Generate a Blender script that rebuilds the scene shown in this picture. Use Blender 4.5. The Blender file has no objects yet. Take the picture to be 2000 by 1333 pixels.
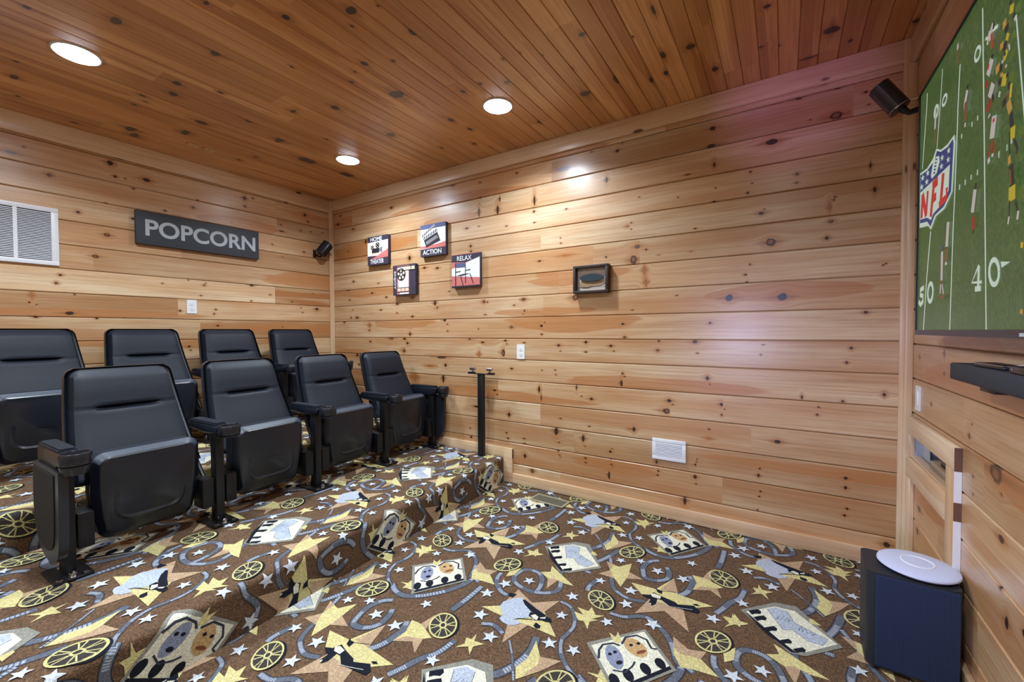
import bpy, bmesh, math, random
from mathutils import Vector, Matrix
from mathutils.geometry import tessellate_polygon

sc = bpy.context.scene
COL = sc.collection
# ------------------------------------------------------------------ camera
L, H, YF = 4.684, 2.63, -4.4           # room: x 0..L (rear risers to screen wall), y 0..YF, height H
CAM = (4.157, -2.821, 1.210)
YAW, PITCH, ROLL, FPX = -0.573235, 0.022543, -0.003935, 823.65
def cam_axes():
    cy, sy, cp, sp = math.cos(YAW), math.sin(YAW), math.cos(PITCH), math.sin(PITCH)
    f = Vector((sy*cp, cy*cp, -sp)); r = Vector((cy, -sy, 0)); u = r.cross(f)
    cr, sr = math.cos(ROLL), math.sin(ROLL)
    return cr*r + sr*u, -sr*r + cr*u, f
cd = bpy.data.cameras.new('camera'); cam = bpy.data.objects.new('camera', cd); COL.objects.link(cam)
_r, _u, _f = cam_axes()
cam.matrix_world = Matrix(((_r.x, _u.x, -_f.x, CAM[0]), (_r.y, _u.y, -_f.y, CAM[1]), (_r.z, _u.z, -_f.z, CAM[2]), (0, 0, 0, 1)))
cd.sensor_width = 36; cd.lens = FPX/2000*36; cd.clip_start = .02
sc.camera = cam
# ------------------------------------------------------------------ world, exposure
w = bpy.data.worlds.new('world'); sc.world = w; w.use_nodes = True
w.node_tree.nodes['Background'].inputs[0].default_value = (.75, .85, 1, 1)
w.node_tree.nodes['Background'].inputs[1].default_value = .05
sc.view_settings.view_transform = 'Standard'; sc.view_settings.look = 'None'
sc.view_settings.gamma = 1; sc.view_settings.use_curve_mapping = False
sc.view_settings.exposure = -0.2
sc.cycles.max_bounces = 10; sc.cycles.diffuse_bounces = 6; sc.cycles.glossy_bounces = 4
sc.cycles.sample_clamp_indirect = 8; sc.cycles.caustics_reflective = False; sc.cycles.caustics_refractive = False
LAMP_W = 27.0          # each recessed ceiling lamp
LAMPS = [(1.125, -.605), (2.63, -.61), (1.125, -2.19), (2.63, -2.19), (1.125, -3.78), (2.63, -3.78), (4.13, -2.19)]  # last one is out of view, added to light the right side
def light(name, typ, loc, energy, col, **kw):
    ld = bpy.data.lights.new(name, typ); ld.energy = energy; ld.color = col
    for k, v in kw.items():
        if k != 'aim': setattr(ld, k, v)
    o = bpy.data.objects.new(name, ld); COL.objects.link(o); o.location = loc
    if 'aim' in kw: o.rotation_euler = (Vector(kw['aim']) - Vector(loc)).to_track_quat('-Z', 'Y').to_euler()
    return o
for i, (lx, ly) in enumerate(LAMPS):
    light('recessed_lamp_light', 'AREA', (lx, ly, H-.022), LAMP_W, (.82, .92, 1.0), shape='DISK', size=.15, spread=math.radians(146))
# coloured glow from an added, unseen projector (stands against the wall behind the camera)
GLOW_SRC = (3.6, YF+.25, 1.15)
light('added_projector_purple', 'SPOT', GLOW_SRC, 230, (.58, .28, 1.0), spot_size=math.radians(13), spot_blend=1.0, shadow_soft_size=.05, aim=(4.2, 0, 2.50))
light('added_projector_blue', 'SPOT', GLOW_SRC, 190, (.50, .54, 1.0), spot_size=math.radians(36), spot_blend=1.0, shadow_soft_size=.22, aim=(4.3, 0, .72))

# ------------------------------------------------------------------ materials
def s2l(c):
    return tuple(((v/255)/12.92 if v/255 <= .04045 else ((v/255+.055)/1.055)**2.4) for v in c)
def rgba(c): return (*s2l(c), 1)
MATS = {}
class NT:
    def __init__(s, name):
        s.m = bpy.data.materials.new(name); s.m.use_nodes = True; s.t = s.m.node_tree
        s.b = s.t.nodes['Principled BSDF']
    def n(s, typ, **kw):
        nd = s.t.nodes.new(typ)
        for k, v in kw.items():
            if k.startswith('_'): nd.inputs[k[1:].replace('_', ' ')].default_value = v
            else: setattr(nd, k, v)
        return nd
    def l(s, a, b): s.t.links.new(a, b)
    def put(s, sock, v):
        if hasattr(v, 'links') or isinstance(v, bpy.types.NodeSocket): s.l(v, sock)
        else: sock.default_value = v
    def math(s, op, a, b=0.0, c=0.0, clamp=False):
        nd = s.n('ShaderNodeMath', operation=op, use_clamp=clamp)
        s.put(nd.inputs[0], a); s.put(nd.inputs[1], b); s.put(nd.inputs[2], c)
        return nd.outputs[0]
    def step(s, v, a, b):           # smooth map a->0, b->1
        nd = s.n('ShaderNodeMapRange', interpolation_type='SMOOTHSTEP', clamp=True)
        s.put(nd.inputs[0], v); nd.inputs[1].default_value = a; nd.inputs[2].default_value = b
        return nd.outputs[0]
    def mix(s, f, a, b, mode='MIX'):
        nd = s.n('ShaderNodeMix', data_type='RGBA', blend_type=mode)
        s.put(nd.inputs[0], f); s.put(nd.inputs[6], a); s.put(nd.inputs[7], b)
        return nd.outputs[2]
    def xyz(s, x, y, z=0.0):
        nd = s.n('ShaderNodeCombineXYZ'); s.put(nd.inputs[0], x); s.put(nd.inputs[1], y); s.put(nd.inputs[2], z)
        return nd.outputs[0]
    def sep(s, v):
        nd = s.n('ShaderNodeSeparateXYZ'); s.l(v, nd.inputs[0]); return nd.outputs
    def noise(s, v, scale, detail=3, rough=.5, dist=0):
        nd = s.n('ShaderNodeTexNoise'); s.l(v, nd.inputs['Vector']); nd.inputs['Scale'].default_value = scale
        nd.inputs['Detail'].default_value = detail; nd.inputs['Roughness'].default_value = rough; nd.inputs['Distortion'].default_value = dist
        return nd.outputs[0]
def simple(name, col, rough=.5, metal=0, coat=0, noise=0, nscale=60, bump=0, spec=None, sheen=0):
    if name in MATS: return MATS[name]
    N = NT(name); b = N.b
    base = rgba(col)
    if noise or bump:
        g = N.n('ShaderNodeNewGeometry'); nz = N.noise(g.outputs['Position'], nscale, 4)
        if noise:
            N.l(N.mix(nz, tuple(v*(1-noise) for v in base[:3])+(1,), tuple(min(1, v*(1+noise)) for v in base[:3])+(1,)), b.inputs['Base Color'])
        if bump:
            bp = N.n('ShaderNodeBump'); bp.inputs['Strength'].default_value = bump; bp.inputs['Distance'].default_value = .002
            N.l(nz, bp.inputs['Height']); N.l(bp.outputs[0], b.inputs['Normal'])
    if not noise: b.inputs['Base Color'].default_value = base
    b.inputs['Roughness'].default_value = rough; b.inputs['Metallic'].default_value = metal
    b.inputs['Coat Weight'].default_value = coat; b.inputs['Coat Roughness'].default_value = .2
    if sheen: b.inputs['Sheen Weight'].default_value = sheen
    if spec is not None: b.inputs['Specular IOR Level'].default_value = spec
    MATS[name] = N.m; return N.m
def emis(name, col, strength):
    N = NT(name); N.b.inputs['Base Color'].default_value = (0, 0, 0, 1)
    N.b.inputs['Emission Color'].default_value = rgba(col); N.b.inputs['Emission Strength'].default_value = strength
    MATS[name] = N.m; return N.m

def wood(name, pale, tan, dark, heartc, mode='uv', axis='x', knots=True, rough=.36, kd=1.0):
    """knotty pine. mode uv: boards carry their own grain and knot coordinates; else grain follows a world axis"""
    N = NT(name); b = N.b
    if mode == 'uv':
        P = N.sep(N.n('ShaderNodeUVMap', uv_map='P').outputs[0]); u, v = P[0], P[1]
        tn = N.n('ShaderNodeAttribute', attribute_name='TN'); tc = N.n('ShaderNodeSeparateColor'); N.l(tn.outputs['Color'], tc.inputs[0])
        tone, seed, heart = tc.outputs[0], tc.outputs[1], tc.outputs[2]
        kr = N.n('ShaderNodeAttribute', attribute_name='KR'); kc = N.n('ShaderNodeSeparateColor'); N.l(kr.outputs['Color'], kc.inputs[0])
        ks = []
        for uvn, kind, rad in (('KA', kc.outputs[0], kc.outputs[1]), ('KB', kc.outputs[2], kr.outputs['Alpha'])):
            K = N.sep(N.n('ShaderNodeUVMap', uv_map=uvn).outputs[0])
            d2 = N.math('ADD', N.math('MULTIPLY', K[0], K[0]), N.math('MULTIPLY', K[1], K[1]))
            d = N.math('SQRT', d2)
            ks.append((K, d, kind, rad))
            # grain bends round the knot
            e = N.math('POWER', 2.718, N.math('MULTIPLY', d2, -.10))
            sh = N.math('MULTIPLY', N.math('MULTIPLY', K[1], e), N.math('MULTIPLY', rad, -.040))
            v = N.math('ADD', v, sh)
    else:
        g = N.sep(N.n('ShaderNodeNewGeometry').outputs['Position'])
        i = 'xyz'.index(axis); u = g[i]; v = N.math('ADD', g[(i+1) % 3], N.math('MULTIPLY', g[(i+2) % 3], .83))
        tone, seed, heart = .5, .37, .5; ks = []
    sd = N.math('MULTIPLY', seed, 37.0)
    fine = N.noise(N.xyz(N.math('MULTIPLY', u, 2.2), N.math('MULTIPLY', v, 95), sd), 1, 5, .62)
    mid = N.noise(N.xyz(N.math('MULTIPLY', u, .9), N.math('MULTIPLY', v, 20), N.math('ADD', sd, 5)), 1, 2, .5, .5)
    rings = N.math('PINGPONG', N.math('MULTIPLY', mid, 7.0), 1.0)
    big = N.noise(N.xyz(N.math('MULTIPLY', u, .55), N.math('MULTIPLY', v, 6.5), N.math('ADD', sd, 11)), 1, 2, .5, .3)
    c = N.mix(N.step(big, .3, .68), rgba(pale), rgba(tan))
    c = N.mix(N.math('MULTIPLY', N.step(rings, .35, 1), .42), c, rgba(tan))
    c = N.mix(N.math('MULTIPLY', N.step(fine, .42, .72), .42), c, rgba(dark))
    hb = N.noise(N.xyz(N.math('MULTIPLY', u, .5), N.math('MULTIPLY', v, 8), N.math('ADD', sd, 23)), 1, 2, .5, .6)
    hm = N.math('MULTIPLY', N.step(hb, .52, .60), heart)
    c = N.mix(hm, c, rgba(heartc))
    cl = N.noise(N.xyz(N.math('MULTIPLY', u, 2.0), N.math('MULTIPLY', v, 5), sd), 1, 3)
    c = N.mix(N.math('MULTIPLY', N.step(cl, .42, .72), .34), c, rgba(heartc))
    # board to board tone
    tl = N.n('ShaderNodeMapRange'); N.put(tl.inputs[0], tone); tl.inputs[3].default_value = .66; tl.inputs[4].default_value = 1.26
    if mode == 'uv':
        c = N.mix(1.0, c, N.xyz(tl.outputs[0], N.math('POWER', tl.outputs[0], 1.25), N.math('POWER', tl.outputs[0], 1.6)), 'MULTIPLY')
        KC_ = N.sep(N.n('ShaderNodeUVMap', uv_map='KC').outputs[0])
        wv = N.math('MULTIPLY', N.math('SUBTRACT', N.noise(N.xyz(N.math('MULTIPLY', u, 1.6), N.math('MULTIPLY', v, 14), sd), 1, 2), .5), 1.1)
        dh = N.math('ADD', N.math('SQRT', N.math('ADD', N.math('MULTIPLY', KC_[0], KC_[0]), N.math('MULTIPLY', KC_[1], KC_[1]))), wv)
        streak = N.math('ADD', .58, N.math('MULTIPLY', N.step(fine, .3, .7), .3))
        c = N.mix(N.math('MULTIPLY', N.step(dh, 1.06, .94), streak), c, rgba(heartc))
        for K, d, kind, rad in ks:
            wob = N.math('MULTIPLY', N.math('SUBTRACT', N.noise(N.xyz(K[0], K[1], sd), 1.1, 2), .5), .75)
            dd = N.math('ADD', d, wob)
            halo = N.math('MULTIPLY', N.step(dd, 3.2, .9), .55)
            c = N.mix(halo, c, rgba(heartc))
            tail = N.math('SQRT', N.math('ADD', N.math('POWER', N.math('MULTIPLY', K[0], .26), 2.0), N.math('POWER', N.math('MULTIPLY', K[1], 1.9), 2.0)))
            c = N.mix(N.math('MULTIPLY', N.step(tail, 1.25, .3), .5), c, rgba((112, 66, 36)))
            m = N.step(dd, 1.15, .72)
            core = rgba((50, 27, 17))
            isr = N.step(kind, .15, .2); ist = N.step(kind, .4, .45); isb = N.step(kind, .65, .7); isp = N.step(kind, .9, .95)
            kc_ = N.mix(N.math('MULTIPLY', isr, N.step(dd, .75, .3)), core, rgba((128, 82, 52)))
            kc_ = N.mix(ist, kc_, rgba((158, 98, 48)))
            kc_ = N.mix(isb, kc_, rgba((52, 46, 52)))
            kc_ = N.mix(isp, kc_, rgba((105, 82, 92)))
            c = N.mix(N.math('MULTIPLY', m, kd), c, kc_)
    elif knots:
        vo = N.n('ShaderNodeTexVoronoi'); N.l(N.xyz(N.math('MULTIPLY', u, 3.1), N.math('MULTIPLY', v, 9), 0.0), vo.inputs['Vector']); vo.inputs['Scale'].default_value = 1
        c = N.mix(N.step(vo.outputs['Distance'], .13, .08), c, rgba((78, 44, 26)))
    N.l(c, b.inputs['Base Color'])
    b.inputs['Roughness'].default_value = rough
    b.inputs['Coat Weight'].default_value = .5; b.inputs['Coat Roughness'].default_value = .25
    bp = N.n('ShaderNodeBump'); bp.inputs['Strength'].default_value = .12; bp.inputs['Distance'].default_value = .002
    N.l(fine, bp.inputs['Height']); N.l(bp.outputs[0], b.inputs['Normal'])
    MATS[name] = N.m; return N.m

PW = ((209, 184, 150), (190, 149, 107), (134, 88, 54), (172, 114, 66))
PC = ((214, 162, 106), (196, 136, 78), (124, 74, 36), (160, 98, 48))
M_WALL = wood('knotty_pine_wall', *PW)
M_CEIL = wood('knotty_pine_ceiling', *PC, rough=.4)
M_TRIM = {a: wood('pine_trim_'+a, (226, 206, 178), (214, 186, 150), (172, 130, 92), (190, 146, 106), mode='pos', axis=a) for a in 'xyz'}
M_BLKP = simple('black_plastic', (14, 19, 30), .38, coat=.2, noise=.15, nscale=300, bump=.05)
M_LEA = simple('black_leather', (10, 18, 32), .60, noise=.18, nscale=45, bump=.25, spec=.34)
M_EDGE = simple('scuffed_highlight_edge', (52, 60, 74), .42, noise=.35, nscale=90, bump=.05)  # highlight of the top chamfer painted as a lighter, scuffed colour
M_SHELL = simple('charcoal_seat_shell', (30, 33, 41), .36, noise=.1, nscale=200, bump=.05)
M_METAL = simple('black_steel', (17, 18, 22), .42, .2, noise=.1, nscale=80)
M_PAD = simple('dark_fabric_panel', (14, 14, 17), .85, noise=.3, nscale=400, bump=.2)
M_CHR = simple('chrome', (200, 202, 208), .15, 1, noise=.05, nscale=30)
M_WHT = simple('white_plastic', (226, 230, 236), .35, noise=.03, nscale=30)
M_WPAINT = simple('white_painted_metal', (222, 226, 234), .4, noise=.03, nscale=30)
M_DARK = simple('dark_gap', (12, 13, 16), .8, noise=.1, nscale=30)
M_ROUT = simple('white_router_shell', (188, 196, 226), .4, noise=.02, nscale=30)
M_NAVY = simple('navy_speaker_cloth', (29, 46, 78), .75, noise=.25, nscale=500, bump=.3)
M_SIGN = simple('charcoal_sign_paint', (50, 56, 66), .6, noise=.12, nscale=90)
M_LET = simple('grey_lettering', (170, 182, 192), .6, noise=.05, nscale=60)
M_GLASS = emis('lamp_lens', (235, 244, 255), 60.0)

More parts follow.
